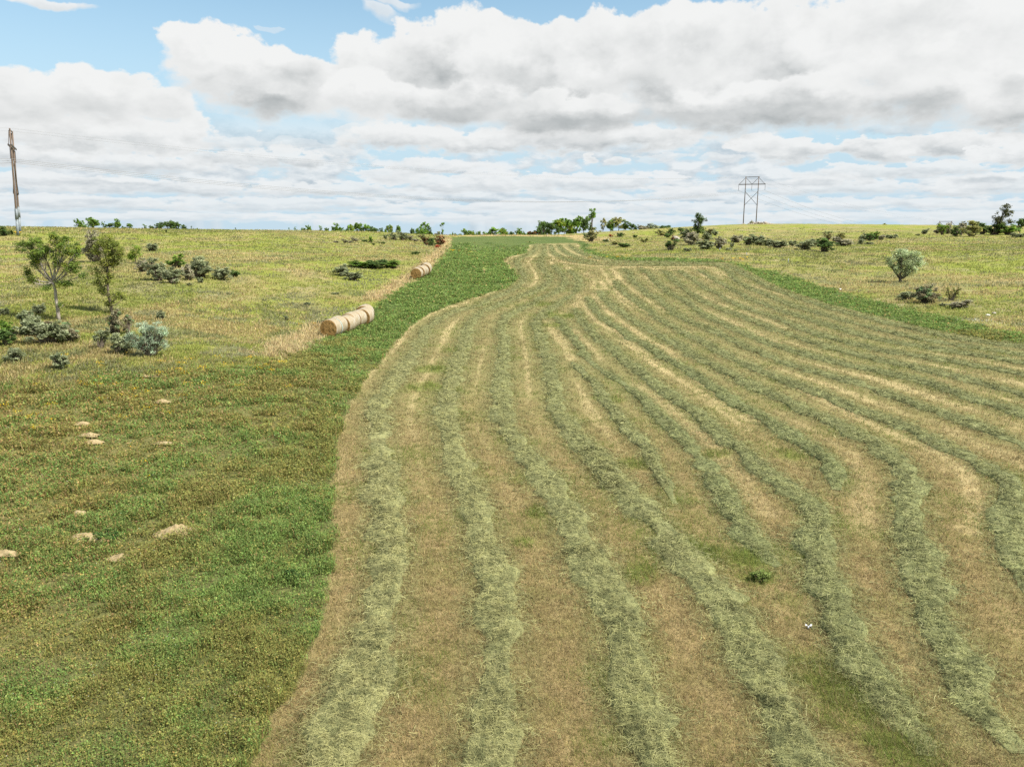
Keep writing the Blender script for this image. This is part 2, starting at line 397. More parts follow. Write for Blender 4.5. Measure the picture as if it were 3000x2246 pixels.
def masks(x, y):
    n1 = fbm(x/1.1, y/1.1, 11, 3)-.5
    n2 = fbm(x/6, y/6, 21, 3)-.5
    a = sd(x, y, POLY_ALF); m = sd(x, y, POLY_MOWN)
    soft = np.where((x < -16) & (y < 60*YS), 2.2, .7)
    alf = sstep(a+n1*1.6+n2*soft*1.6, -soft, soft)
    mown = sstep(m+n1*.55, -.12, .12)
    tan = np.zeros(x.shape)
    for L, w, k in TAN_LINES:
        tan = np.maximum(tan, k*sstep(-seg_dist(x, y, L)+w*(.9+n1*1.2), -w*.25, w*.5))
    km = m > 0
    if km.any():
        xm, ym = x[km], y[km]; tm = np.zeros(xm.shape); nm = n1[km]
        brk = .45+.75*fbm(xm/3.0, ym/3.0, 23, 3)
        for L, w, k in TRACKS:
            bb = (xm > L[:, 0].min()-2) & (xm < L[:, 0].max()+2) & (ym > L[:, 1].min()-2) & (ym < L[:, 1].max()+2)
            if bb.any():
                tm[bb] = np.maximum(tm[bb], k*brk[bb]*sstep(-seg_dist(xm[bb], ym[bb], L)+w*(1+nm[bb]*.8), -w*.3, w*.6))
        tan[km] = tm
    lush = np.zeros(x.shape)
    for p, r in LUSH:
        lush = np.maximum(lush, sstep(r*(1+n1*1.6)-np.hypot(x-p[0], y-p[1]), -r*.5, r*.7))
    return alf, mown, tan, lush
# ---------------------------------------------------------------- ground sheet
def build_ground():
    th = np.r_[np.linspace(-180, -54, 22, endpoint=False), np.linspace(-54, -43, 40, endpoint=False), np.linspace(-43, 43, 640, endpoint=False), np.linspace(43, 54, 40, endpoint=False), np.linspace(54, 180, 22, endpoint=False)]
    th = np.radians(th)
    r = [2.0]
    while r[-1] < 3800:
        q = r[-1]; r.append(q*(1.2 if q < 7 else 1.0055 if q < 130 else 1.009 if q < 420 else 1.06))
    r = np.array(r)
    X = (r[:, None]*np.sin(th)[None]); Y = (r[:, None]*np.cos(th)[None])
    x, y = X.ravel(), Y.ravel()
    z = zt(x, y)
    nr, nt_ = X.shape
    near = (np.hypot(x, y) < 420) & (np.abs(np.arctan2(x, y)) < R(52))
    alf = np.zeros(x.shape); mown = np.zeros(x.shape); tan = np.zeros(x.shape); lush = np.zeros(x.shape); wd = np.full(x.shape, 3.0)
    a, b, c, d = masks(x[near], y[near])
    alf[near], mown[near], tan[near], lush[near] = a, b, c, d
    k = mown > .02
    wd[k] = win_dist(x[k], y[k])
    # micro relief: the standing crop is higher than the stubble
    z = z + np.where(near, alf*(1-mown)*.02, 0) + np.where(near, (1-alf)*(fbm(x/1.5, y/1.5, 31, 3)-.5)*.25, 0)
    verts = np.c_[np.r_[x, 0], np.r_[y, 0], np.r_[z, float(zt(0.0, 0.0))]]
    i, j = np.meshgrid(np.arange(nr-1), np.arange(nt_), indexing='ij')
    j2 = (j+1) % nt_
    q = np.stack([i*nt_+j, i*nt_+j2, (i+1)*nt_+j2, (i+1)*nt_+j], -1).reshape(-1, 4)[:, ::-1]
    cen = len(x)
    fan = np.stack([np.full(nt_, cen), (np.arange(nt_)+1) % nt_, np.arange(nt_)], -1)[:, ::-1]
    M1 = np.c_[alf, mown, tan]; M1 = np.vstack([M1, M1[:1]])
    M2 = np.c_[lush, np.clip(wd/4, 0, 1), near]; M2 = np.vstack([M2, M2[:1]])
    ca = alf[q].mean(1); cm = mown[q].mean(1)
    cls = np.where(cm > .5, 2, np.where(ca > .5, 1, 0))
    for c, nm, lab, cat in ((0, 'pasture_ground', 'rough yellow green prairie pasture rising on both sides of the mown field', 'ground'),
                            (1, 'green_crop_ground', 'unmown green crop land along the edge of the mown field', 'ground'),
                            (2, 'mown_field', 'mown hay field with tan stubble running up the shallow valley', 'field')):
        f = q[cls == c]
        fs = [f]
        if c == 2: fs.append(fan)
        used = np.unique(np.concatenate([g.ravel() for g in fs]))
        remap = np.full(len(verts), -1); remap[used] = np.arange(len(used))
        me = mesh_np(nm, verts[used], [remap[g] for g in fs], GROUND, None, True, dict(MaskA=M1[used], MaskB=M2[used]))
        tag(obj(nm, me), lab, cat, kind='structure')

def ground_mat():
    m, nt = new_mat('field_and_pasture'); N = NT(nt)
    g = N.n('ShaderNodeNewGeometry').outputs['Position']
    g = N.vm('MULTIPLY', g, (1, 1, .3))
    A = N.n('ShaderNodeSeparateColor'); N.l(N.attr('MaskA').outputs['Color'], A.inputs[0])
    B = N.n('ShaderNodeSeparateColor'); N.l(N.attr('MaskB').outputs['Color'], B.inputs[0])
    alf, mown, tan = A.outputs; lush, wd, _ = B.outputs
    nXL = N.noise(g, .028, 3, .6); nL = N.noise(g, .12, 4, .62); nM = N.noise(g, .7, 4, .6); nS = N.noise(g, 5, 4, .65); nF = N.noise(g, 22, 3, .7)
    # pasture
    p = N.mix(N.step(N.m('ADD', N.m('MULTIPLY', nL, .65), N.m('MULTIPLY', nXL, .45)), .48, .66), PAST_Y, PAST_T)
    p = N.mix(N.m('MULTIPLY', N.step(nXL, .5, .62), .6), p, PAST_O)
    p = N.mix(N.m('MULTIPLY', N.step(N.noise(g, .2, 5, .65), .55, .68), .7), p, PAST_D)
    p = N.mix(N.m('MULTIPLY', N.step(nM, .58, .76), .5), p, PAST_G)
    p = N.mix(N.m('MULTIPLY', N.step(N.noise(N.vm('ADD', g, (31, 7, 0)), .13, 5, .7), .54, .66), .75), p, PAST_P)
    p = N.mix(tan, p, TANC)
    # green crop
    xc = N.sep(g)[0]; yc = N.sep(g)[1]
    farc = N.step(yc, 45, 90)
    c = N.mix(N.step(nM, .4, .66), CROP_A, CROP_B)
    c = N.mix(N.m('MULTIPLY', N.step(nL, .45, .7), .7), c, CROP_C)
    c = N.mix(N.m('MULTIPLY', N.step(nS, .5, .7), .5), c, CROP_S)
    dry = N.m('MULTIPLY', N.step(N.m('ADD', xc, N.m('MULTIPLY', nL, 14)), 2, -16), N.step(yc, 60, 40))
    c = N.mix(N.m('MULTIPLY', dry, .5), c, CROP_D)
    c = N.mix(N.m('MULTIPLY', farc, .8), c, N.mix(N.step(nL, .42, .62), CROP_F, CROP_F2))
    c = N.mix(N.m('MULTIPLY', N.step(tan, .3, .9), .8), c, TANC)
    # stubble
    farf = N.step(yc, 26, 60)
    s = N.mix(N.step(nM, .36, .66), STUB_A, STUB_B)
    s = N.mix(N.m('MULTIPLY', N.step(N.noise(g, .28, 4, .65), .47, .62), .65), s, STUB_G)
    s = N.mix(N.m('MULTIPLY', farf, N.step(nL, .3, .6, .45, .85)), s, STUB_F)
    s = N.mix(N.m('MULTIPLY', N.step(nS, .5, .68), .6), s, STUB_D)
    band = N.m('MULTIPLY', N.step(wd, .44, .58), N.step(wd, .85, .70))
    s = N.mix(N.m('MULTIPLY', band, N.m('MULTIPLY', N.step(nL, .36, .5), N.m('MULTIPLY_ADD', farf, .62, .12))), s, STUB_L)
    s = N.mix(N.m('MULTIPLY', N.step(wd, .42, .25), .6), s, STUB_W)
    s = N.mix(N.m('MULTIPLY', tan, .9), s, STUB_L)
    s = N.mix(N.m('MULTIPLY', lush, N.step(nS, .3, .6, .25, .85)), s, LUSHC)
    col = N.mix(alf, p, N.mix(mown, c, s))
    f = N.m('MULTIPLY', N.step(nF, .25, .75, .66, 1.3), N.step(nS, .25, .75, .76, 1.22))
    col = N.vm('MULTIPLY', col, N.comb(f, f, f))
    surf(N, col, .95, N.m('ADD', N.m('MULTIPLY', nS, .7), N.m('MULTIPLY', nF, .35)), .8, .12, spec=.05)
    return m

# ---------------------------------------------------------------- blades
def blades(P, az, lean, L, W, cols, name, mat, bend=.35, roll=None, two=True):
    """P (n,3) feet; az heading; lean from vertical (rad); L length; W width; cols (n,3)"""
    n = len(P)
    d = np.stack([np.sin(lean)*np.cos(az), np.sin(lean)*np.sin(az), np.cos(lean)], -1)
    ln2 = np.minimum(lean+bend, 1.75)
    d2 = np.stack([np.sin(ln2)*np.cos(az), np.sin(ln2)*np.sin(az), np.cos(ln2)], -1)
    ra = az+np.pi/2 if roll is None else roll
    wv = np.stack([np.cos(ra), np.sin(ra), np.zeros(n)], -1)*(W/2)[:, None]
    M = P+d*(L*.55)[:, None]; T = M+d2*(L*.45)[:, None]
    if two:
        v = np.stack([P-wv, P+wv, M+wv*.8, M-wv*.8, T], 1).reshape(-1, 3)
        b = np.arange(n)*5
        f4 = np.stack([b, b+1, b+2, b+3], -1); f3 = np.stack([b+3, b+2, b+4], -1)
        return mesh_np(name, v, [f4, f3], mat, np.repeat(cols, 5, 0))
    v = np.stack([P-wv, P+wv, T], 1).reshape(-1, 3)
    b = np.arange(n)*3
    return mesh_np(name, v, [np.stack([b, b+1, b+2], -1)], mat, np.repeat(cols, 3, 0))
def pick(pal, n, jit=.18, w=None):
    pal = np.array(pal); c = pal[rng.choice(len(pal), n, p=w)]
    return c*(1+rng.normal(0, jit, (n, 1))).clip(.5, 1.6)*(1+rng.normal(0, .05, (n, 3)))
def scatter(n, r0, r1, a0=-41, a1=41, p=2.0):
    th = np.radians(rng.uniform(a0, a1, n))
    u = rng.random(n)
    r = r0*(r1/r0)**u if p == 2 else (r0**(2-p)+u*(r1**(2-p)-r0**(2-p)))**(1/(2-p))
    return r*np.sin(th), r*np.cos(th), r
def tuft_expand(x, y, k, rad):
    n = len(x)
    a = rng.uniform(0, 2*np.pi, (n, k)); q = np.sqrt(rng.random((n, k)))*rad[:, None]
    return (x[:, None]+np.cos(a)*q).ravel(), (y[:, None]+np.sin(a)*q).ravel(), np.repeat(np.arange(n), k)

def build_grass():
    N0 = 400000
    x, y, r = scatter(N0, 11.5, 330)
    alf, mown, tan, lush = masks(x, y)
    u = rng.random(N0)
    keep = rng.random(N0) < sstep(r, 330, 200)*.999*(1-.68*sstep(r, 55, 120))+.001
    is_m = (mown > .5) & (r < 160); is_a = (mown <= .5) & (alf > u) & (rng.random(N0) < sstep(r, 235, 120)); is_p = (mown <= .5) & (alf <= u) & keep
    n6 = fbm(x/5, y/5, 61, 3); n1 = fbm(x/.9, y/.9, 62, 2)
    # ---- stubble
    k = is_m
    wd = np.full(N0, 3.0); wd[k] = win_dist(x[k], y[k])
    sel = np.where(k & (rng.random(N0) < np.where(r < 45, 1.0, .75)))[0]
    xs, ys, ix = tuft_expand(x[sel], y[sel], 4, .05+.0035*r[sel])
    src = sel[ix]; n = len(xs); rs = r[src]
    c = pick(STUB_PAL, n, .14, STUB_W_)*(1+rng.normal(0, .32, N0)).clip(.35, 1.8)[src][:, None]*(.7+.6*fbm(xs/.28, ys/.28, 72, 2))[:, None]
    fo = rng.random(n) < sstep(ys, 24, 58)*.6
    c[fo] = pick(STUB_PAL_F, fo.sum(), .2)
    gl = (lush[src]*.75 > rng.random(n)) | (fbm(xs/2.6, ys/2.6, 71, 3) > .47+rng.random(n)*.3)
    c[gl] = pick(LUSH_PAL, gl.sum())
    mid = rng.random(n) < tan[src]*.85
    c[mid & ~gl] = pick([TAN_BL], (mid & ~gl).sum(), .15)
    L = (.06+.08*rng.random(n))*(1+lush[src]*1.0)*(1+rs/80)
    W = np.maximum(.009, .00055*rs)*(.7+.6*rng.random(n))
    P = np.c_[xs, ys, zt(xs, ys)-.01]
    me = blades(P, rng.uniform(0, 6.283, n), rng.uniform(.2, 1.25, n), L*1.25, W, c, 'stubble', GRASSM, two=False)
    tag(obj('stubble', me), 'short tan and green stubble covering the mown field', 'stubble', kind='stuff')
    # ---- green crop: upright leafy stems in clumps
    cl_ = sstep(n1*.75+n6*.4, .42, .72)
    sel = np.where(is_a & (rng.random(N0) < .6*cl_+.40))[0]
    kk = 10
    xs, ys, ix = tuft_expand(x[sel], y[sel], kk, .05+.0042*r[sel])
    src = sel[ix]; n = len(xs); rs = r[src]
    hgt = (.5+.7*n6[src])*(.5+.85*cl_[src])*(1+.45*(mown[src] > .015))*(1-.35*sstep(xs, 15, 30))
    dryf = sstep(xs+fbm(xs/7, ys/7, 91, 3)*14, 2, -18)*sstep(ys, 60, 38)
    c = pick(CROP_PAL, n, .1)
    lo = (fbm(xs/2.5, ys/2.5, 92, 3) > .5+rng.normal(0, .09, n)) & (ys < 70)
    c[lo] = pick(CROP_PAL2, lo.sum(), .1)
    dd = rng.random(n) < dryf*.3+.04
    c[dd] = pick(CROPDRY_PAL, dd.sum(), .1)
    c = c*(1+rng.normal(0, .15, N0)).clip(.5, 1.6)[src][:, None]
    P = np.c_[xs, ys, zt(xs, ys)+.04]
    bl = rng.random(n) < .45
    nb = bl.sum()
    m1 = blades(P[bl], rng.uniform(0, 6.283, nb), np.abs(rng.normal(.25, .4, nb)).clip(0, 1.3), ((.14+.16*rng.random(n))*hgt*(1+rs/150))[bl], (np.maximum(.012, .00075*rs)*(.7+.8*rng.random(n)))[bl], c[bl], 'green_crop', GRASSM, bend=.7)
    Q = P[~bl].copy(); Q[:, 2] += ((.04+.24*rng.random(n))*hgt)[~bl]
    v, f, cc = quads(Q, (np.maximum(.034, .0017*rs)*(.6+.9*rng.random(n)))[~bl], c[~bl]*1.06, 'green_crop', GRASSM, flat=.8, elong=1.3, raw=True)
    v0 = np.empty(len(m1.vertices)*3, np.float32); m1.vertices.foreach_get('co', v0); v0 = v0.reshape(-1, 3)
    k5 = np.arange(nb)*5
    f4 = np.stack([k5, k5+1, k5+2, k5+3], -1); f3 = np.stack([k5+3, k5+2, k5+4], -1)
    me = mesh_np('green_crop', np.vstack([v0, v]), [f4, f3, f+len(v0)], GRASSM, np.vstack([np.repeat(c[bl], 5, 0), cc]))
    bpy.data.meshes.remove(m1)
    tag(obj('green_crop', me), 'standing green alfalfa crop left of the cut edge and along the margins', 'crop', kind='stuff')
    # ---- pasture grass
    sel = np.where(is_p)[0]
    kk = 7
    xs, ys, ix = tuft_expand(x[sel], y[sel], kk, .08+.005*r[sel])
    src = sel[ix]; n = len(xs); rs = r[src]
    t6 = fbm(xs/8, ys/8, 81, 4); t7 = fbm(xs/28, ys/28, 82, 3)
    c = pick(PAST_PAL_Y, n, .13)
    tt = (t6*.6+t7*.5) > .55+rng.normal(0, .03, n)
    c[tt] = pick(PAST_PAL_T, tt.sum(), .13)
    ol = fbm(xs/4, ys/4, 83, 4) > .60+rng.normal(0, .05, n)
    c[ol] = pick(PAST_PAL_D, ol.sum(), .13)
    sg = fbm(xs/5+40, ys/5, 84, 4) > .66+rng.normal(0, .03, n)
    c[sg] = pick([(.28,.275,.15),(.32,.31,.17),(.24,.24,.115)], sg.sum(), .12)
    tn = tan[src] > rng.random(n)
    c[tn] = pick([TAN_BL], tn.sum(), .16)
    c = c*(.72+.52*t7)[:, None]
    L = (.13+.19*rng.random(n))*(1+.9*tn)*(1+rs/400)*(.7+.6*t6)
    W = np.maximum(.014, .00075*rs)*(.7+.6*rng.random(n))
    P = np.c_[xs, ys, zt(xs, ys)-.03]
    me = blades(P, rng.normal(.4, 1.2, n), np.abs(rng.normal(.45, .35, n)).clip(0, 1.3), L, W, c, 'pasture_grass', GRASSM, bend=.5)
    tag(obj('pasture_grass', me), 'rough yellow green and straw coloured pasture grass on both slopes', 'grass', kind='stuff')
    # ---- yellow flowers in drifts along the near pasture edge
    fx = []; 
    for (px, py), rad, cnt in [(V((430,805))[0], 3.5, 70), (V((560,800))[0], 3.0, 60), (V((620,790))[0], 2.5, 40), (V((330,840))[0], 6, 80), (V((150,840))[0], 8, 110), (V((60,845))[0], 6, 70), (V((180,880))[0], 5, 50), (V((20,890))[0], 3, 30),
                               (V((240,850))[0], 5, 60), (V((700,705))[0], 2, 20), (V((90,940))[0], 3, 20), (V((270,1010))[0], 3, 10), (V((1000,545))[0], 3.5, 50), (V((1310,557))[0], 3, 40), (V((1560,560))[0], 6, 50), (V((30,505))[0], 2, 40)]:
        h = hit([px], [py])[0]
        k = max(3, cnt//9)
        cc = np.c_[rng.normal(h[0], rad*.6, k), rng.normal(h[1], rad*.6, k)]
        q = cc[rng.integers(0, k, cnt*3)]+rng.normal(0, .16, (cnt*3, 2))
        fx.append(np.c_[q, np.full(len(q), .022+h[1]*.0007)])
    fx = np.vstack(fx); n = len(fx)
    P = np.c_[fx[:, :2], zt(fx[:, 0], fx[:, 1])+.26+.12*rng.random(n)]
    me = quads(P, fx[:, 2]*rng.uniform(.7, 1.3, n), pick([(.75, .50, .015), (.80, .42, .012), (.7, .6, .05)], n), 'yellow_flowers', GRASSM, flat=.5)
    tag(obj('yellow_flowers', me), 'small yellow wildflowers scattered along the pasture edge', 'flowers', kind='stuff')
    # ---- tiny white blossoms
    x, y, r = scatter(9000, 14, 60, -41, 4)
    a, m_, _, _ = masks(x, y)
    k = (a > .8) & (m_ < .1) & (fbm(x/5, y/5, 95, 3) > .52)
    k &= rng.random(len(k)) < .28
    x, y, r = x[k], y[k], r[k]
    P = np.c_[x, y, zt(x, y)+.3]
    h = hit([2877, 2850, 2905, 2868], [950, 946, 957, 944])
    q = h[rng.integers(0, 4, 160)]+np.c_[rng.normal(0, .9, 160), rng.normal(0, .5, 160), np.full(160, .3)]
    P = np.vstack([P, q]); sz = np.r_[.011+.0005*r, np.full(160, .07)]
    me = quads(P, sz, pick([(.7, .7, .62)], len(P), .1), 'white_flowers', GRASSM, flat=.5)
    tag(obj('white_flowers', me), 'tiny white blossoms dotted through the green crop and beside the right margin', 'flowers', kind='stuff')

def quads(P, size, cols, name, mat, flat=1.0, elong=1.0, bias=None, raw=False):
    """leaf cards: randomly turned small quads"""
    n = len(P)
    nv = rng.normal(0, 1, (n, 3)); nv[:, 2] = np.abs(nv[:, 2])+flat
    if bias is not None: nv += bias
    nv /= np.linalg.norm(nv, axis=1)[:, None]
    a = np.cross(nv, rng.normal(0, 1, (n, 3))); a /= np.linalg.norm(a, axis=1)[:, None]+1e-9
    b = np.cross(nv, a)
    s = np.broadcast_to(size, (n,))[:, None]*.5
    a = a*s*elong; b = b*s
    v = np.stack([P-a*.9, P-b*.8, P+a*1.1, P+b*.8], 1).reshape(-1, 3)
    f = np.arange(n*4).reshape(-1, 4)
    if raw: return v, f, np.repeat(cols, 4, 0)
    return mesh_np(name, v, [f], mat, np.repeat(cols, 4, 0))

# ---------------------------------------------------------------- windrows
def build_windrows():
    for wi, w in enumerate(WR):
        P = w['P']
        if len(P) < 6: continue
        t = np.gradient(P, axis=0); t /= np.linalg.norm(t, axis=1)[:, None]
        nrm = np.c_[-t[:, 1], t[:, 0]]
        s = np.arange(len(P))*.5
        hw = w['w']*(.66+.74*fbm(s/2.1, s*0+wi*3.1, 41, 4))
        gap = sstep(fbm(s/2.6, s*0+wi*4.4, 50, 3), .12, .36)
        ends = np.clip(np.minimum(s, s[-1]-s)/2.6, .03, 1)*(.25+.75*gap)
        hw = hw*(.35+.65*ends)
        off = (fbm(s/4, s*0+wi*5.3, 43, 4)-.5)*.6
        K = 11
        u = np.linspace(-1, 1, K)
        eL = 1+.6*(fbm(s/.7, s*0+wi, 44, 2)-.5)*2; eR = 1+.6*(fbm(s/.7, s*0+wi+50, 45, 2)-.5)*2
        lat = off[:, None]+hw[:, None]*u[None]*np.where(u[None] < 0, eL[:, None], eR[:, None])
        lat = lat*(.78-.14*sstep(np.hypot(P[:, 0], P[:, 1]), 40, 100))[:, None]
        X = P[:, None, 0]+nrm[:, None, 0]*lat; Y = P[:, None, 1]+nrm[:, None, 1]*lat
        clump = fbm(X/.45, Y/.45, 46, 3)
        H = (.15-.08*sstep(np.hypot(P[:, 0], P[:, 1]), 35, 95))[:, None]*np.clip(1-u[None]**2, 0, 1)**.8*(.15+1.6*clump)*ends[:, None]-.04*(np.abs(u[None]) > .95)
        Zv = zt(X, Y)+H+.02
        n = len(P)
        i, j = np.meshgrid(np.arange(n-1), np.arange(K-1), indexing='ij')
        f = np.stack([i*K+j, i*K+j+1, (i+1)*K+j+1, (i+1)*K+j], -1).reshape(-1, 4)[:, ::-1]
        tone = w['tone']
        base = np.array(HAY_PALE)*(1-np.clip(tone+.25, 0, 1))+np.array(HAY_GREEN)*np.clip(tone+.25, 0, 1)
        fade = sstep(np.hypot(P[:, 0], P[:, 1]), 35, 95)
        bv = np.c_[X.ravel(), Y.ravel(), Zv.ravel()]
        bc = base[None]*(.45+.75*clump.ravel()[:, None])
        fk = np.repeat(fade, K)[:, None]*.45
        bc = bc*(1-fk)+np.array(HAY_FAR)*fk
        # loose stalks
        r = np.hypot(P[:, 0], P[:, 1])
        dens = np.minimum(1100, 250000/np.maximum(r, 10)**2)*2*hw*.5*(.65+.8*fbm(s/1.1, s*0+wi*2.2, 48, 2))*(.35+.65*gap)*np.clip(ends*2+.1, 0, 1)
        vis = np.abs(np.arctan2(P[:, 0], P[:, 1])) < R(42)
        cnt = rng.poisson(dens*vis)
        idx = np.repeat(np.arange(n), cnt); m = len(idx)
        uu = np.clip(rng.normal(0, .6, m), -1.5, 1.5)
        l = off[idx]+hw[idx]*uu*np.where(uu < 0, eL[idx], eR[idx])
        sx = P[idx, 0]+nrm[idx, 0]*l+t[idx, 0]*rng.uniform(-.25, .25, m); sy = P[idx, 1]+nrm[idx, 1]*l+t[idx, 1]*rng.uniform(-.25, .25, m)
        rr = r[idx]
        cl = fbm(sx/.45, sy/.45, 46, 3)
        hz = (.15-.08*sstep(rr, 35, 95))*np.clip(1-uu**2, 0, 1)**.8*(.15+1.6*cl)*ends[idx]
        sz = zt(sx, sy)+hz+.03+rng.exponential(.025, m)*(1+rr/60)
        flow = np.arctan2(t[idx, 1], t[idx, 0])+fbm(sx/1.2, sy/1.2, 47, 2)*3.2-1.6+1.2
        az = flow+rng.normal(0, 1.1, m)
        L = (.06+.13*rng.random(m))*(1+rr/80); W = np.maximum(.0066, .00047*rr)*(.6+.8*rng.random(m))
        d = np.c_[np.cos(az), np.sin(az), rng.normal(0, .22, m)]
        pw = np.c_[-np.sin(az), np.cos(az), rng.normal(0, .7, m)]; pw /= np.linalg.norm(pw, axis=1)[:, None]
        C = np.c_[sx, sy, sz]
        A0 = C-d*(L/2)[:, None]; A2 = C+d*(L/2)[:, None]
        A1 = C+pw*(L*rng.normal(0, .12, m))[:, None]+np.c_[np.zeros(m), np.zeros(m), L*.08]
        pw = pw*(W/2)[:, None]
        sv = np.stack([A0-pw, A0+pw, A1-pw, A1+pw, A2-pw, A2+pw], 1).reshape(-1, 3)
        b = np.arange(m)*6
        sf = np.concatenate([np.stack([b, b+1, b+3, b+2], -1), np.stack([b+2, b+3, b+5, b+4], -1)])+len(bv)
        sc = base[None]*(1+rng.normal(0, .2, (m, 1))).clip(.5, 1.7)*np.array([1.08, 1.04, 1.0])
        li = rng.random(m) < .14
        sc[li] = sc[li]*.4+np.array(HAY_LIGHT)*.6
        dk = fbm(sx/.16, sy/.16, 49, 2) > .60+rng.normal(0, .05, m)
        sc[dk] = sc[dk]*.25+np.array(HAY_GREEN)*.38
        fk = fade[idx][:, None]*.5
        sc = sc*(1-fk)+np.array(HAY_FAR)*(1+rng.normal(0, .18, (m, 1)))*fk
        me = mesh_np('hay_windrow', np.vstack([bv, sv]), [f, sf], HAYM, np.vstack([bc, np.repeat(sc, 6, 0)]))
        tag(obj('hay_windrow', me), w['label'], 'windrow', 'windrows of cut hay')
# ---------------------------------------------------------------- woody plants
def plant_meshes(lobes, h, nclump, cr, nleaf, leaf, pal, seed, fork=.4, trunk_r=.1, multi=0, twig=True, lean=0.0, ang=None, jit=.16, gray=0):
    """lobes: (x, z, rx, rz) in metres, in the crown's own front plane; returns (wood mesh, crown mesh)"""
    rg = np.random.default_rng(seed)
    lb = np.array(lobes, float)
    vol = lb[:, 2]*lb[:, 3]
    pk = rg.choice(len(lb), nclump, p=vol/vol.sum())
    d = rg.normal(0, 1, (nclump, 3)); d /= np.linalg.norm(d, axis=1)[:, None]
    q = rg.random(nclump)**.45
    c = np.c_[lb[pk, 0]+d[:, 0]*q*lb[pk, 2], d[:, 1]*q*np.minimum(lb[pk, 2]*1.0, np.abs(lb[:, 0]).max()+lb[:, 2].max()), lb[pk, 1]+d[:, 2]*q*lb[pk, 3]]
    c[:, 2] = np.maximum(c[:, 2], cr*.5)
    mb = MB()
    ztop = c[:, 2].max()
    if not multi:
        fz = fork*h
        k = 6
        zz = np.linspace(-.15, fz, k)
        tr = np.c_[np.cumsum(rg.normal(0, .012*h, k))*.6+lean*zz, np.cumsum(rg.normal(0, .012*h, k))*.6, zz]; tr[0, :2] = 0; tr[1, :2] *= .3
        mb.tube(tr, np.linspace(trunk_r*1.25, trunk_r*.8, k), 8)
        top = tr[-1]
        # limbs to lobe centres, then twigs to clumps
        limb = []
        for (x, z, rx, rz) in lb:
            e = np.array([x, rg.normal(0, .3)*rx, z-rz*.25])
            st = top if z-rz*.3 > fz*.8 else tr[max(1, int(np.clip((z*.8)/fz*k, 1, k-1)))]
            mid = (st+e)/2+np.array([0, 0, -.06*h*(1 if e[2] > st[2] else -.3)])+rg.normal(0, .03*h, 3)*np.array([1, 1, .4])
            ts = np.linspace(0, 1, 6)[:, None]
            cur = (1-ts)**2*st+2*ts*(1-ts)*mid+ts**2*e
            limb.append(cur)
            mb.tube(cur, np.linspace(trunk_r*.55, trunk_r*.14, 6), 6)
        if twig:
            for i in range(nclump):
                L = limb[pk[i]]
                s = L[rg.integers(2, 6)]
                m2 = (s+c[i])/2+rg.normal(0, .02*h, 3)
                mb.tube(np.array([s, m2, c[i]]), [trunk_r*.14, trunk_r*.1, trunk_r*.05], 4, cap=False)
    else:
        bx = rg.normal(0, .06*h, (multi, 2))
        for i in range(nclump):
            b = bx[rg.integers(0, multi)]
            s = np.array([b[0], b[1], -.08])
            if np.abs(lb[:, 0]).max() > .6*h: s[0] += lb[pk[i], 0]*.75
            mid = s*.45+c[i]*.55; mid[2] = s[2]*.4+c[i][2]*.6; mid[:2] = mid[:2]*.85+s[:2]*.15
            mb.tube(np.array([s, mid, c[i]]), [trunk_r*.5, trunk_r*.35, trunk_r*.12], 5, cap=False)
    wood = mb
    n = nclump*nleaf
    cc = np.repeat(c, nleaf, 0)
    dl = rg.normal(0, 1, (n, 3)); dl /= np.linalg.norm(dl, axis=1)[:, None]
    crr = np.repeat(cr*rg.uniform(.6, 1.35, nclump), nleaf)
    pos = cc+dl*(rg.random(n)**.5*crr)[:, None]*np.array([1, 1, .78])
    pos[:, 2] = np.maximum(pos[:, 2], .02)
    cl = np.array(pal)[rg.choice(len(pal), nclump)]
    col = np.repeat(cl*(1+rg.normal(0, jit, (nclump, 1))).clip(.6, 1.5), nleaf, 0)*(1+rg.normal(0, .2, (n, 1))).clip(.5, 1.6)
    return wood, pos, col, leaf*(.6+.8*rg.random(n))

def build_plant(name, base, lobes, h, label, cat, group, pal, bark, nclump, cr, nleaf, leaf, seed, parts=('trunk', 'crown'), rot=0.0, **k):
    w, pos, col, sz = plant_meshes(lobes, h, nclump, cr, nleaf, leaf, pal, seed, **k)
    e = empty(name, base, label, cat, group, rot)
    obj(parts[0], w.mesh(parts[0], bark, True), e)
    obj(parts[1], quads(pos, sz, col, parts[1], LEAFM, flat=.85, elong=1.35), e)
    return e
GREEN = [(0.175,0.280,0.047),(0.233,0.373,0.058),(0.140,0.233,0.052)]
YGREEN = [(0.225,0.336,0.046),(0.181,0.301,0.051),(0.285,0.336,0.057)]
DGREEN = [(0.122,0.203,0.060),(0.163,0.243,0.068),(0.108,0.163,0.055)]
GREY = [(0.307,0.345,0.195),(0.373,0.403,0.243),(0.247,0.277,0.146)]
GREYB = [(0.388,0.369,0.247),(0.319,0.319,0.192),(0.438,0.404,0.297)]
SILVER = [(0.417,0.516,0.357),(0.500,0.599,0.432),(0.333,0.417,0.283)]
OLIVE = [(0.432,0.510,0.279),(0.523,0.602,0.365),(0.328,0.393,0.207)]
RED = [(0.331,0.146,0.075),(0.254,0.197,0.089),(0.195,0.211,0.089)]
ORED = [(0.497,0.124,0.066),(0.415,0.099,0.049)]
BROWN = [(0.405,0.386,0.183),(0.312,0.361,0.161),(0.476,0.435,0.204)]
DKRED = [(0.274,0.240,0.143),(0.238,0.338,0.161),(0.312,0.290,0.183)]
KH = [(0.422,0.398,0.149),(0.323,0.347,0.124)]
PALS = dict(g=GREEN, y=YGREEN, d=DGREEN, s=GREY, b=GREYB, v=SILVER, o=OLIVE, r=RED, x=ORED, n=BROWN, k=DKRED, h=KH)

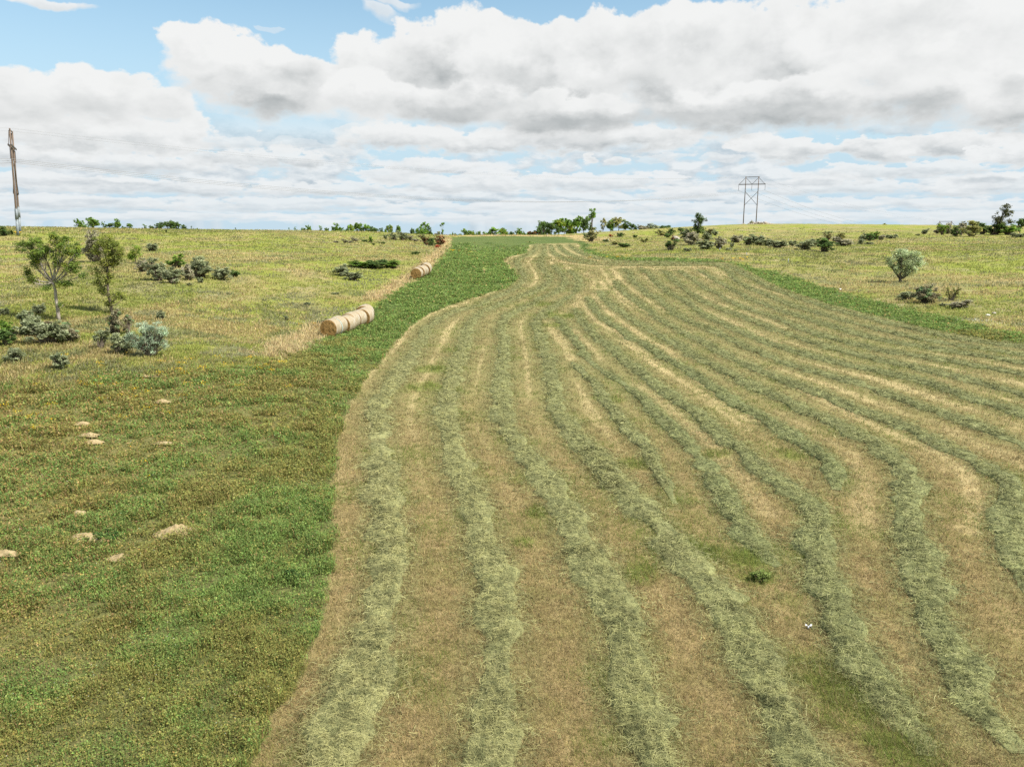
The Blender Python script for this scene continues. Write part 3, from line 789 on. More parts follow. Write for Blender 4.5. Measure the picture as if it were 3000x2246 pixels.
# shared shapes for the many small plants: each is one unit high and one unit wide, copied with its own size
PROTO = {}
def proto(kind, pal, var):
    key = (kind, pal, var)
    if key in PROTO: return PROTO[key]
    sd_ = 100+var*13+sum(map(ord, kind+pal))
    rg = np.random.default_rng(sd_)
    if kind == 'tree':
        lobes = [(rg.normal(0, .16), rg.uniform(.45, .86), rg.uniform(.16, .28), rg.uniform(.12, .2)) for _ in range(5)]+[(0, .62, .34, .26), (rg.uniform(-.25, .25), .36, .22, .14)]
        w, pos, col, sz = plant_meshes(lobes, 1.0, 62, .085, 48, .05, PALS[pal], sd_, fork=.3, trunk_r=.022)
    elif kind == 'sparse':
        lobes = [(rg.normal(0, .2), rg.uniform(.28, .9), rg.uniform(.1, .2), rg.uniform(.09, .16)) for _ in range(8)]
        w, pos, col, sz = plant_meshes(lobes, 1.0, 36, .075, 44, .045, PALS[pal], sd_, fork=.25, trunk_r=.02)
    elif kind == 'bushy':   # tree leafy to the ground
        lobes = [(rg.normal(0, .2), rg.uniform(.3, .82), rg.uniform(.18, .3), rg.uniform(.14, .2)) for _ in range(5)]+[(0, .35, .42, .3)]
        w, pos, col, sz = plant_meshes(lobes, 1.0, 76, .09, 60, .046, PALS[pal], sd_, multi=4, trunk_r=.03)
    elif kind == 'low':     # low spreading shrub; unit width 1, unit height 1 (scaled flat)
        lobes = [(rg.uniform(-.34, .34), rg.uniform(.3, .66), rg.uniform(.14, .24), rg.uniform(.2, .32)) for _ in range(5)]+[(0, .36, .4, .3)]
        w, pos, col, sz = plant_meshes(lobes, 1.0, 76, .1, 66, .047, PALS[pal], sd_, multi=5, trunk_r=.03)
    else:                   # 'spiky': open twiggy shrub
        lobes = [(rg.uniform(-.32, .32), rg.uniform(.3, .8), rg.uniform(.1, .2), rg.uniform(.15, .22)) for _ in range(7)]
        w, pos, col, sz = plant_meshes(lobes, 1.0, 48, .085, 46, .044, PALS[pal], sd_, multi=6, trunk_r=.026)
    pn = ('trunk', 'crown') if kind in ('tree', 'sparse') else ('stems', 'foliage')
    PROTO[key] = (pn, w.mesh(pn[0], BARKM, True), quads(pos, sz, col, pn[1], LEAFM, flat=.85, elong=1.3))
    return PROTO[key]
_cnt = {}
GROW = dict(low=1.22, spiky=1.2, bushy=1.25, tree=1.38, sparse=1.3)
def small(kind, pal, px, py, w, h, label, group, D=None, name=None):
    """plant whose foot is seen at photo pixel (px, py), w x h pixels large; D: distance when its foot is behind a crest"""
    if D is None:
        b = hit([px], [py])[0]
    else:
        D *= YS
        d = ray(px, py); x = D*d[0]/d[1]
        b = np.array([x, D, float(zt(x, D))])
    w, h = w*GROW.get(kind, 1.2), h*1.14
    _, pyb, dep = project(b)
    dep = float(dep[0])
    H = (float(pyb[0])-(py-h))*dep/F; Wd = w*dep/F
    n = _cnt.get((kind, pal), 0); _cnt[(kind, pal)] = n+1
    pn, wm, cm = proto(kind, pal, n % 3)
    nm = name or ('tree' if kind in ('tree', 'sparse', 'bushy') else 'shrub')
    e = empty(nm, b-np.array([0, 0, .03]), label, 'tree' if nm == 'tree' else 'shrub', group, (n*2.4) % 6.28 if kind != 'low' else [0, 3.14][n % 2]+.3*((n*7) % 5-2))
    sx = Wd/.95 if kind in ('tree', 'sparse') else Wd/.98
    e.scale = (sx, sx, H/.98)
    obj(pn[0], wm, e); obj(pn[1], cm, e)
    return e

def build_plants():
    sl = lambda x0, y0, s: (lambda x, y: (x0+x/s, y0+y/s))
    # --- the two tall trees on the near left slope
    def lobed(px, py, s, L):
        b = hit([px], [py])[0]; dep = float(project(b)[2][0]); u = dep/F/s
        return b, [(a*u, c*u, p*u, q*u) for a, c, p, q in L], u
    b, L, u = lobed(173, 941, 2.76, [(-195,590,70,50),(-110,640,55,40),(-60,560,85,70),(50,655,75,48),(120,590,100,75),(195,545,50,60),(150,430,75,60),(205,385,45,45),(-205,400,28,55),(-165,330,40,35),(-60,285,55,28),(85,300,70,38),(50,135,40,26),(-130,480,70,50),(30,480,60,50)])
    build_plant('tree', b, L, 710*u, 'tall open crowned green tree with pale forked trunk on the left slope', 'tree', None, [(.2,.28,.05),(.17,.25,.05),(.28,.32,.06),(.13,.2,.05)], PALEBARK, 235, .34, 62, .098, 11, fork=.44, trunk_r=.135)
    b, L, u = lobed(328, 919, 2.76, [(-5,570,85,65),(60,510,80,70),(-60,490,60,60),(25,410,60,60),(-80,350,60,60),(-95,260,45,55),(-60,185,45,38),(60,150,60,38),(95,125,38,28),(5,300,38,60),(-20,90,38,28),(110,470,50,50)])
    build_plant('tree', b, L, 640*u, 'narrow leaning tree with yellow green top beside the tall open crowned tree', 'tree', None, [(.25,.29,.055),(.2,.245,.055),(.3,.33,.06),(.165,.2,.055)], BARKM, 190, .36, 54, .098, 12, fork=.6, trunk_r=.11, lean=.03)
    b, L, u = lobed(397, 770, 2.76, [(0,70,50,45),(15,110,40,30),(-30,50,35,40)])
    build_plant('tree', b, L, 140*u, 'small round green tree showing right of the leaning yellow green tree', 'tree', None, YGREEN, BARKM, 60, .4, 44, .12, 13, fork=.25, trunk_r=.08)
    # --- olive on the right slope
    b, L, u = lobed(2639, 827, 3.154, [(-30,262,70,46),(60,252,80,52),(130,215,58,58),(160,170,36,46),(-120,195,44,44),(-85,150,55,46),(0,185,85,65),(90,140,66,56),(20,105,58,38),(60,75,36,26),(-40,110,40,36)])
    build_plant('tree', b, L, 320*u, 'rounded silvery grey tree standing alone on the right slope', 'tree', None, OLIVE, DARKBARK, 170, .5, 60, .12, 14, fork=.1, trunk_r=.22)
    # --- silver bush near the left trees
    b, L, u = lobed(438, 1044, 2.76, [(-20,250,60,60),(60,230,70,60),(120,190,50,60),(-130,150,36,50),(20,160,90,80),(90,110,60,50),(-60,110,60,50),(0,70,70,40),(-100,90,40,40),(40,40,60,30)])
    build_plant('shrub', b, L, 330*u, 'bright silver green bush in front of the narrow leaning tree', 'shrub', None, SILVER, BARKM, 150, .22, 64, .06, 15, parts=('stems', 'foliage'), multi=6, trunk_r=.07)
    near = 'shrubs around the two left trees'
    for a in [('low','s',91,985,80,64,'grey green shrub left of the tall forked tree foot, behind the widest one'),('low','s',138,1008,96,62,'widest grey green shrub below the foot of the tall forked tree'),
              ('low','k',203,1002,62,48,'dark brownish shrub at the right end of the thicket under the tall forked tree'),('low','d',18,1012,54,40,'low dark shrub cut by the left border below the tall tree'),
              ('spiky','k',82,945,40,28,'small dark reddish shrub behind the thicket under the tall tree'),('bushy','g',18,985,40,40,'small green bush at the left border beside the thicket'),('low','k',125,968,70,30,'dark maroon topped shrub right beside the tall forked tree foot'),
              ('spiky','k',337,979,66,64,'dark red brown shrub at the foot of the narrow leaning tree'),('spiky','k',376,979,48,50,'dark olive shrub between the red brown shrub and the silver bush'),
              ('spiky','s',297,1022,60,50,'open grey shrub left of the silver bush, below the red brown shrub'),('low','s',359,1035,66,52,'grey shrub touching the lower left side of the silver bush'),
              ('low','s',471,937,28,24,'small grey tuft like shrub just above the silver bush'),('low','s',116,920,28,28,'little grey shrub left of the tall forked trunk'),
              ('low','s',47,1058,52,34,'low grey shrub near the left border, lowest of the left shrubs'),('low','s',181,1080,50,42,'small blue grey shrub standing alone in front of the left thicket'),('low','s',10,925,26,22,'tiny grey shrub at the left border level with the tall trunk')]:
        small(*a[:4], a[4]*1.06, a[5]*1.18, a[6], near)
    mid = 'shrubs on the middle left slope'
    for a in [('bushy','b',279,768,66,86,'tall grey shrub seen between the two left trees'),('low','s',446,735,38,22,'lone round grey shrub upslope of the left thicket'),('bushy','b',420,797,46,40,'brownish grey shrub at the left end of the mid slope thicket'),
              ('bushy','s',467,822,56,62,'tall grey shrub second in the mid slope thicket'),('low','s',504,830,56,48,'pale grey shrub at the front of the mid slope thicket'),('bushy','g',518,783,48,36,'green bush behind the grey mid slope thicket'),
              ('bushy','b',552,820,44,46,'brownish shrub in the middle of the mid slope thicket'),('bushy','s',588,812,70,56,'largest dark grey shrub of the mid slope thicket'),('low','s',652,819,54,38,'dark shrub at the right end of the mid slope thicket'),
              ('low','d',690,811,28,24,'small green shrub closing the right end of the mid slope thicket'),('low','s',588,828,22,16,'little dark shrub in front of the largest mid slope shrub'),('low','s',556,836,16,8,'tiny dark shrub below the mid slope thicket'),
              ('bushy','d',8,690,34,26,'dark green shrub at the left border near the power pole foot'),('spiky','d',34,688,12,14,'small dark shrub between the left border and the power pole'),('bushy','d',487,682,8,9,'tiny dark bush on the left ridge below the skyline trees'),
              ('low','g',1052,784,62,22,'left end clump of the dense green mound above the bales'),('low','d',1100,786,70,30,'middle clump of the dense green mound above the bales'),('low','g',1148,785,62,24,'right end clump of the dense green mound above the bales'),
              ('bushy','s',1003,808,50,36,'grey shrub left of and below the green mound'),('low','s',1034,821,50,28,'low grey shrub trailing right of the grey shrub below the green mound'),('low','d',1218,746,26,9,'low dark patch like shrub near the tan field border'),
              ('low','s',938,946,30,9,'flat grey shrub on the slope left of the longer bale row'),('low','s',900,893,26,9,'flat dark grey shrub left above the longer bale row'),('low','s',982,862,20,7,'tiny flat grey shrub between the bale rows'),
              ('spiky','s',838,938,26,14,'small pale grey shrub far left of the longer bale row')]:
        small(*a, mid)
    ridge = 'shrubs along the upper left slope'
    for a in [('low','b',987,711,24,7,'flat greyish shrub at the left end of the upper left row'),('spiky','b',1010,712,20,13,'open grey brown shrub second in the upper left row'),('low','b',1026,713,14,10,'small grey shrub third in the upper left row'),
              ('low','b',1041,708,22,13,'round grey shrub fourth in the upper left row'),('low','d',1068,709,18,9,'dark low shrub beside the small green bush in the upper left row'),('bushy','g',1087,711,17,17,'round green bush in the upper left row'),
              ('low','d',1118,714,24,7,'flat dark shrub right of the round green bush'),('low','d',1094,718,9,6,'tiny dark shrub in front of the upper left row'),
              ('low','s',1130,700,14,12,'small grey shrub left of the big grey crest shrub'),('bushy','s',1154,703,28,21,'big grey shrub on the left crest'),('bushy','s',1181,704,32,26,'biggest dark grey shrub on the left crest, beside the big grey one'),
              ('low','b',1200,705,20,17,'brown grey shrub on the left crest right of the biggest one'),('low','b',1218,708,22,11,'low grey shrub at the right end of the left crest group'),
              ('bushy','r',1246,716,32,26,'brownish half of the reddish shrub clump beside the tan field corner'),('bushy','d',1264,720,26,23,'green middle of the reddish shrub clump beside the tan field corner'),
              ('bushy','r',1288,720,30,27,'red brown shrub closing the clump beside the tan field corner'),('low','x',1284,727,20,12,'bright orange red shrub in front of the clump beside the tan field corner')]:
        small(*a, ridge)
    # --- trees on the skyline
    gl = 'trees along the left skyline'
    for px, w, h, k, p, lab in [(234,28,28,'bushy','g','narrow pale tree at the left end of the left skyline'),(278,40,28,'tree','g','broad rounded tree second on the left skyline'),(304,15,17,'sparse','g','small thin tree third on the left skyline'),
              (322,24,16,'tree','d','low dark tree fourth on the left skyline'),(345,26,26,'tree','g','taller tree fifth on the left skyline'),(364,16,10,'low','d','small low bush sixth on the left skyline'),(379,17,15,'tree','g','little tree seventh on the left skyline'),
              (412,15,9,'low','d','small bush starting the dark grove on the left skyline'),(426,25,15,'sparse','g','thin tree at the left of the dark skyline grove'),(446,19,12,'tree','d','low tree second in the dark skyline grove'),
              (467,26,18,'tree','d','dark tree third in the dark skyline grove'),(492,36,24,'tree','d','widest dark tree topping the left skyline grove'),(516,34,25,'tree','d','tall dark tree right of the widest one in the left skyline grove'),
              (540,20,12,'tree','d','small dark tree ending the left skyline grove'),(563,11,10,'sparse','d','tiny tree standing right of the left skyline grove'),(578,9,5,'low','d','tiny low bush farthest right of the left skyline grove'),(690,6,5,'bushy','d','lone tiny bush on the bare left skyline')]:
        small(k, p, px, 671 if px < 400 else 674, w, h+2, lab, gl, D=262+(px % 7)*5)
    gc = 'trees behind the crest left of the field'
    for px, py, w, h, k, p, lab in [(847,677,8,7,'sparse','g','tiny tree at the far left of the crest row'),(865,677,10,9,'sparse','g','second tiny tree at the far left of the crest row'),(889,678,24,10,'low','g','low spread bush third in the crest row'),(907,678,21,14,'tree','g','round small tree fourth in the crest row'),
              (940,680,21,16,'sparse','g','open tree fifth in the crest row'),(958,680,17,12,'tree','d','small tree sixth in the crest row'),(972,680,12,9,'low','d','low bush seventh in the crest row'),(985,680,27,23,'tree','g','full round tree eighth in the crest row'),
              (1009,681,28,18,'bushy','g','wide bushy tree ninth in the crest row'),(1030,681,21,21,'tree','y','yellowish tree tenth in the crest row'),(1050,681,24,28,'tree','g','tallest tree in the middle of the crest row'),(1068,682,28,21,'bushy','g','bushy tree right of the tallest crest tree'),
              (1085,682,19,18,'bushy','d','dark bushy tree second right of the tallest crest tree'),(1101,683,26,15,'bushy','d','low broad tree third right of the tallest crest tree'),(1117,683,20,13,'bushy','d','low tree fourth right of the tallest crest tree'),(1130,683,14,12,'bushy','g','low tree fifth right of the tallest crest tree'),
              (1143,683,20,26,'bushy','y','upright yellow green tree ending the dense crest row'),(1167,684,18,19,'tree','g','lone round tree right of the dense crest row'),(1209,686,18,16,'tree','d','small tree left of the wide crest tree'),(1234,687,40,30,'bushy','g','wide twin crowned tree above the reddish shrub clump'),
              (1256,687,20,24,'tree','d','tree at the right side of the wide twin crowned tree'),(1279,688,20,8,'low','b','low grey bush left of the slender crest tree'),(1296,688,17,30,'sparse','g','slender upright tree nearest the field corner')]:
        small(k, p, px, py, w, h+2, lab, gc, D=292+(px % 9)*5)
    gm = 'trees behind the far end of the field'
    for px, py, w, h, k, p, lab in [(1323,688,12,7,'low','g','low bush starting the tree row beyond the field'),(1343,688,22,9,'low','d','flat dark bush second beyond the field'),(1369,688,24,17,'bushy','y','rounded light tree third beyond the field'),(1388,688,17,9,'low','g','low bush fourth beyond the field'),
              (1404,688,17,9,'low','g','low bush fifth beyond the field'),(1433,689,34,17,'bushy','g','broad bushy tree sixth beyond the field'),(1474,689,42,19,'bushy','y','widest light green tree beyond the middle of the field'),(1498,689,16,9,'low','d','low bush right of the widest light green tree'),
              (1520,690,22,16,'tree','g','round tree left of the dense grove'),(1540,690,17,10,'low','g','low bush at the left foot of the dense grove'),(1577,692,26,24,'bushy','d','dark tree at the left end of the dense grove'),(1597,692,32,37,'bushy','d','tall dark tree second in the dense grove'),
              (1616,692,28,32,'tree','d','dark tree third in the dense grove'),(1636,691,36,38,'tree','y','yellow green tree in the middle of the dense grove'),(1653,690,32,42,'tree','g','tall green tree right of the yellow green one in the dense grove'),(1671,689,32,38,'bushy','y','light tree fifth from the left in the dense grove'),
              (1688,689,30,41,'tree','g','tall tree near the right end of the dense grove'),(1709,687,32,40,'tree','d','dark tree at the right end of the dense grove'),(1734,684,46,52,'sparse','g','tallest airy tree standing above the dense grove'),(1766,681,22,31,'sparse','n','thin brownish tree right of the tallest airy tree'),
              (1788,679,26,26,'tree','g','tree left of the brown topped one at the right skyline group'),(1812,678,38,32,'tree','h','brown topped broad tree in the right skyline group'),(1833,677,25,22,'tree','d','dark tree right of the brown topped one'),(1852,675,17,16,'tree','d','small dark tree ending the right skyline group'),
              (1862,674,12,10,'low','d','tiny bush after the right skyline group'),(1886,673,32,14,'low','b','greyish bush at the left of the long skyline thicket'),(1918,672,40,15,'bushy','s','grey green middle of the long skyline thicket'),(1948,672,30,11,'low','d','dark right end of the long skyline thicket')]:
        small(k, p, px, py, w*1.12, h*1.15+2, lab, gm, D=325+(px % 8)*6)
    small('low','r',1558,690,28,17,'reddish brown bush at the foot of the dense grove beyond the field', gm, D=285)
    # --- right slope
    gr = 'shrubs on the right slope'
    for a in [('bushy','n',1731,709,40,38,'dark brown shrub beside the pale wedge of dry grass'),('low','x',1790,694,11,9,'small bright red shrub on the right rise'),('low','d',1818,694,22,12,'low dark green shrub right of the small red one'),('low','d',1773,710,20,11,'low dark shrub below the small red one'),
              ('low','h',1803,717,26,11,'low olive clump on the lower right rise'),('low','d',1828,725,38,15,'longer olive green clump on the lower right rise'),('low','d',1860,696,14,8,'tiny dark shrub between the right rise clumps'),('low','h',1887,710,22,13,'small olive clump below and left of the tall lone green tree'),
              ('bushy','h',1939,690,30,17,'yellowish bush left of the tall lone green tree'),('bushy','d',1968,684,28,14,'green bush on the crest left of the tall lone green tree'),('low','d',1995,677,20,12,'small bush nearest the skyline left of the tall lone tree'),('low','d',1957,696,20,15,'dark shrub under the yellowish bush'),
              ('bushy','r',1971,706,12,18,'small rusty red shrub next to the pale boulder'),('bushy','s',2010,706,44,35,'grey shrub at the left foot of the tall lone green tree'),('bushy','b',2028,718,50,36,'dark brownish grey shrub in front of the tall lone green tree'),('bushy','s',2072,706,34,26,'grey shrub at the right foot of the tall lone green tree'),
              ('bushy','n',2076,688,30,22,'brown shrub right of the tall lone green tree'),('bushy','s',2096,690,18,18,'dark shrub right of the brown one on the right rise'),('low','s',2069,731,50,28,'dark grey shrub below the tall lone tree, front left of a pair'),('bushy','b',2107,728,42,34,'brown grey shrub below the tall lone tree, right of a pair'),
              ('spiky','d',1965,734,46,34,'spiky dark green shrub alone below the pale boulder'),('low','s',2015,737,22,12,'flat grey shrub right of the spiky dark green one'),('low','s',2144,725,14,14,'small grey shrub right of the brown grey pair'),('low','s',2154,737,9,7,'tiny grey shrub near the white stake'),('low','s',2134,734,18,9,'low grey shrub left of the tiny one'),
              ('low','b',2158,711,46,26,'brown grey shrub starting the long dark row on the right slope'),('bushy','s',2190,718,38,30,'tall grey shrub second in the long dark row'),('low','s',2221,718,44,28,'grey shrub third in the long dark row'),('low','s',2250,721,34,22,'low shrub fourth in the long dark row'),('low','s',2277,726,50,24,'dark grey shrub fifth in the long dark row'),
              ('low','s',2320,720,27,15,'small shrub in the gap of the long dark row'),('bushy','s',2358,732,48,28,'grey shrub left of the dark green round bush'),('bushy','s',2382,722,40,24,'grey shrub behind the dark green round bush'),('bushy','d',2419,738,60,40,'dark green round bush, darkest in the long row'),('bushy','n',2427,704,32,28,'brown shrub behind the dark green round bush'),
              ('bushy','h',2462,704,30,21,'yellowish shrub right of the brown one behind the round bush'),('low','b',2472,721,56,25,'wide grey shrub right of the dark green round bush'),('low','s',2522,716,22,18,'small grey shrub after the wide grey one'),('bushy','s',2527,705,26,20,'grey shrub left in the upper right pair of clumps'),('bushy','d',2547,706,34,22,'green bush in the upper right clump'),
              ('bushy','g',2563,704,26,26,'taller green bush in the upper right clump'),('low','b',2580,704,24,19,'pale grey shrub ending the upper right clump'),('low','s',2611,699,30,13,'low grey shrub right of the upper right clump'),('bushy','s',2709,686,18,16,'lone dark shrub left of the distant pylon top'),('low','s',2548,716,26,7,'flat dark shrub below the upper right clump'),('low','s',2690,690,14,5,'tiny flat shrub left of the lone dark one')]:
        small(*a, gr)
    gf = 'shrubs at the far right'
    for a in [('bushy','b',2746,684,20,18,'grey shrub left of the green one under the far pylon top'),('bushy','y',2760,688,24,34,'bright green upright shrub under the left leg of the far pylon top'),('bushy','b',2777,685,26,30,'mauve grey shrub between the far pylon legs'),('bushy','d',2798,691,28,28,'dark green shrub right of the far pylon legs'),
              ('bushy','b',2820,680,34,30,'grey shrub left of the large olive one'),('bushy','h',2845,693,50,42,'large olive coloured shrub right of the far pylon'),('bushy','d',2880,686,40,32,'dark shrub between the large olive one and the tall right tree'),('bushy','d',2915,688,46,32,'darkest shrub at the foot of the tall right tree'),
              ('bushy','g',2953,688,56,36,'green bush right of the tall right tree foot'),('low','b',2815,686,26,12,'low dull shrub below the grey one near the far pylon'),('low','s',2985,696,40,14,'low grey shrub at the right border'),
              ('spiky','h',2785,882,44,42,'sparse twiggy shrub right of the olive green bush near the right border'),('low','s',2655,878,46,24,'soft grey green shrub left of the dark olive bush'),('low','b',2807,901,60,22,'dry grey shrub below the sparse twiggy one'),('low','s',2760,897,24,10,'small dry grey shrub under the dark olive bush')]:
        small(*a, gf)
    small('bushy','k',2712,887,70,62,'dark olive bush below the silvery grey tree on the right slope', gf)
    small('tree','d',2988,685,34,46,'dark tree cut by the right border beside the tall right tree', gf)
    small('bushy','h',2592,662,14,8,'tiny flat topped bush alone on the right skyline', gf, D=300)
    b, L, u = lobed(2922, 688, 3.154, [(45,235,45,35),(70,190,50,36),(0,170,55,45),(-25,120,50,40),(90,120,50,26),(25,90,60,36),(30,265,30,18)])
    build_plant('tree', b, L, 280*u, 'tall ragged tree rising above the bushes near the right border', 'tree', None, [(.13,.14,.06),(.15,.16,.06),(.105,.11,.055)], DARKBARK, 80, .75, 30, .3, 21, fork=.3, trunk_r=.3)
    b, L, u = lobed(2043, 707, 3.154, [(5,225,52,30),(0,180,62,40),(30,200,46,36),(-10,130,50,36),(30,105,46,30),(-5,80,55,30)])
    build_plant('tree', b, L, 250*u, 'tall lone green tree above the shrubs left of the wooden pylon', 'tree', None, [(.105,.165,.05),(.13,.19,.05),(.08,.125,.04)], DARKBARK, 90, .6, 30, .26, 22, fork=.3, trunk_r=.22)

# ---------------------------------------------------------------- round hay bales
def bale_parts(seed):
    rg = np.random.default_rng(seed)
    RAD, LEN, K, NL = .86, 1.46, 48, 12
    th = np.linspace(0, 2*np.pi, K, endpoint=False)
    xs = np.linspace(-LEN/2, LEN/2, NL)
    prof = np.array([RAD-.05 if i in (0, NL-1) else RAD-.012 if i in (1, NL-2) else RAD for i in range(NL)])
    lump = fbm(np.cos(th)[None]*1.3+5+xs[:, None]*.8, np.sin(th)[None]*1.3+5+xs[:, None], seed, 3)-.5
    rad = prof[:, None]*(1+.05*lump)
    flat = np.where(np.sin(th) < -.86, .965, 1)[None]
    v = np.stack([np.repeat(xs[:, None], K, 1), rad*np.cos(th)[None], rad*np.sin(th)[None]*flat], -1)
    f = []
    for i in range(NL-1):
        for j in range(K): f.append((i*K+j, i*K+(j+1) % K, (i+1)*K+(j+1) % K, (i+1)*K+j))
    side = mesh_np('net_wrap', v.reshape(-1, 3), [np.array(f, np.int32)], BALEM, None, True)
    ends = []
    for sgn, row in ((-1, v[0]), (1, v[-1])):
        rings = 14
        vv = []
        for q in range(rings+1):
            s_ = 1-q/rings
            bump = .035*(1-s_)**.5*(1 if q < rings else 1)+(fbm(np.cos(th)*s_*4+9, np.sin(th)*s_*4+9, seed+sgn, 3)-.5)*.07*(q > 0)
            p = row.copy(); p[:, 1:] *= max(s_, .002); p[:, 0] = row[:, 0]+sgn*bump
            vv.append(p)
        ff = []
        for q in range(rings):
            for j in range(K):
                a = (q*K+j, q*K+(j+1) % K, (q+1)*K+(j+1) % K, (q+1)*K+j)
                ff.append(a if sgn > 0 else a[::-1])
        ends.append(mesh_np('end_face', np.vstack(vv), [np.array(ff, np.int32)], BALEEND, None, True))
    return side, ends
def build_bales():
    var = [bale_parts(s) for s in (3, 8, 15)]
    place = ['front', 'second', 'third', 'fourth', 'fifth', 'sixth', 'rear']
    for row, (p0, p1, n, nm) in enumerate((((963, 989), (1066, 946), 7, 'longer near row of bales'), ((1219, 819), (1244, 804), 5, 'shorter far row of bales'))):
        a, b = hits([p0, p1])
        d = (b-a)[:2]; d /= np.linalg.norm(d); ang = math.atan2(d[1], d[0]); per = np.array([-d[1], d[0]])
        for i in range(n):
            side, ends = var[(i*2+row) % 3]
            jit = [0, .1, -.16, -.03, -.14, -.3, .2][i] if row == 0 else [0, -.08, -.12, -.25, .12][i]
            pitch_ = (np.linalg.norm(b-a)/6.0) if row == 0 else 1.75
            pitch_ = min(max(pitch_, 1.5), 1.78)
            c = a[:2]+d*(.73+i*pitch_)+per*jit
            z = float(zt(c[0], c[1]))+.84+.04*math.sin(i*2.3)
            nxt = a[:2]+d*(1.6+i*1.53)
            slope = math.atan2(float(zt(*(c+d)))-float(zt(*(c-d))), 2.0)
            lab = {0: 'front bale of the %s, its brown spiral end facing the camera', n-1: 'rearmost round hay bale of the %s'}.get(i, place[i]+' bale from the near end of the %s') % nm
            e = empty('hay_bale', (c[0], c[1], z), lab, 'hay bale', nm, ang+[0, .05, -.04, .03, -.06, .05, .1][i])
            e.rotation_euler[1] = -slope
            q_ = [1, 1.03, .97, 1.0, .96, 1.04, 1.02][i]; e.scale = (1, q_, q_)
            e.rotation_euler[0] = 0.0
            obj('net_wrap', side, e); obj('end_face', ends[0], e); obj('end_face', ends[1], e)
            if row == 0 and i == 0:
                K = 48; th = np.linspace(0, 2*np.pi, K, endpoint=False)
                vv = np.concatenate([np.stack([np.full(K, x), .888*np.cos(th), .888*np.sin(th)], -1) for x in (.44, .56)])
                ff = np.array([(j, (j+1) % K, K+(j+1) % K, K+j) for j in range(K)], np.int32)
                obj('wrap_band', mesh_np('wrap_band', vv, [ff], BANDM, None, True), e)

# ---------------------------------------------------------------- dirt mounds, stones, stakes
def lump_mesh(name, rx, ry, h, seed, mat, K=48, NR=18, rag=.35):
    th = np.linspace(0, 2*np.pi, K, endpoint=False)
    v = []
    for q in range(NR+1):
        s_ = q/NR
        rr = 1+rag*(fbm(np.cos(th)*1.2+seed, np.sin(th)*1.2+3, seed, 3)-.5)*2
        x = rx*s_*rr*np.cos(th); y = ry*s_*rr*np.sin(th)
        z = h*(1-s_**1.5)*(.35+1.3*fbm(x*5/max(rx, .2)+seed, y*5/max(rx, .2), seed+2, 5))-.07*s_
        v.append(np.stack([x, y, z], -1))
    f = []
    for q in range(NR):
        for j in range(K): f.append((q*K+j, (q+1)*K+j, (q+1)*K+(j+1) % K, q*K+(j+1) % K))
    return mesh_np(name, np.vstack(v), [np.array(f, np.int32)], mat, None, True)
def rock_mesh(r, seed, mat, name='stone'):
    rg = np.random.default_rng(seed)
    K, NL = 12, 8
    v = []
    for i in range(NL+1):
        ph = math.pi*i/NL
        for j in range(K):
            t = 2*math.pi*j/K
            d = np.array([math.sin(ph)*math.cos(t), math.sin(ph)*math.sin(t), math.cos(ph)])
            k = .75+.5*float(fbm(np.array(d[0]*1.4+seed*3.1), np.array(d[1]*1.4+d[2]*1.7), seed, 2))
            v.append(d*k*r)
    f = []
    for i in range(NL):
        for j in range(K): f.append((i*K+j, (i+1)*K+j, (i+1)*K+(j+1) % K, i*K+(j+1) % K))
    return np.array(v), np.array(f, np.int32)
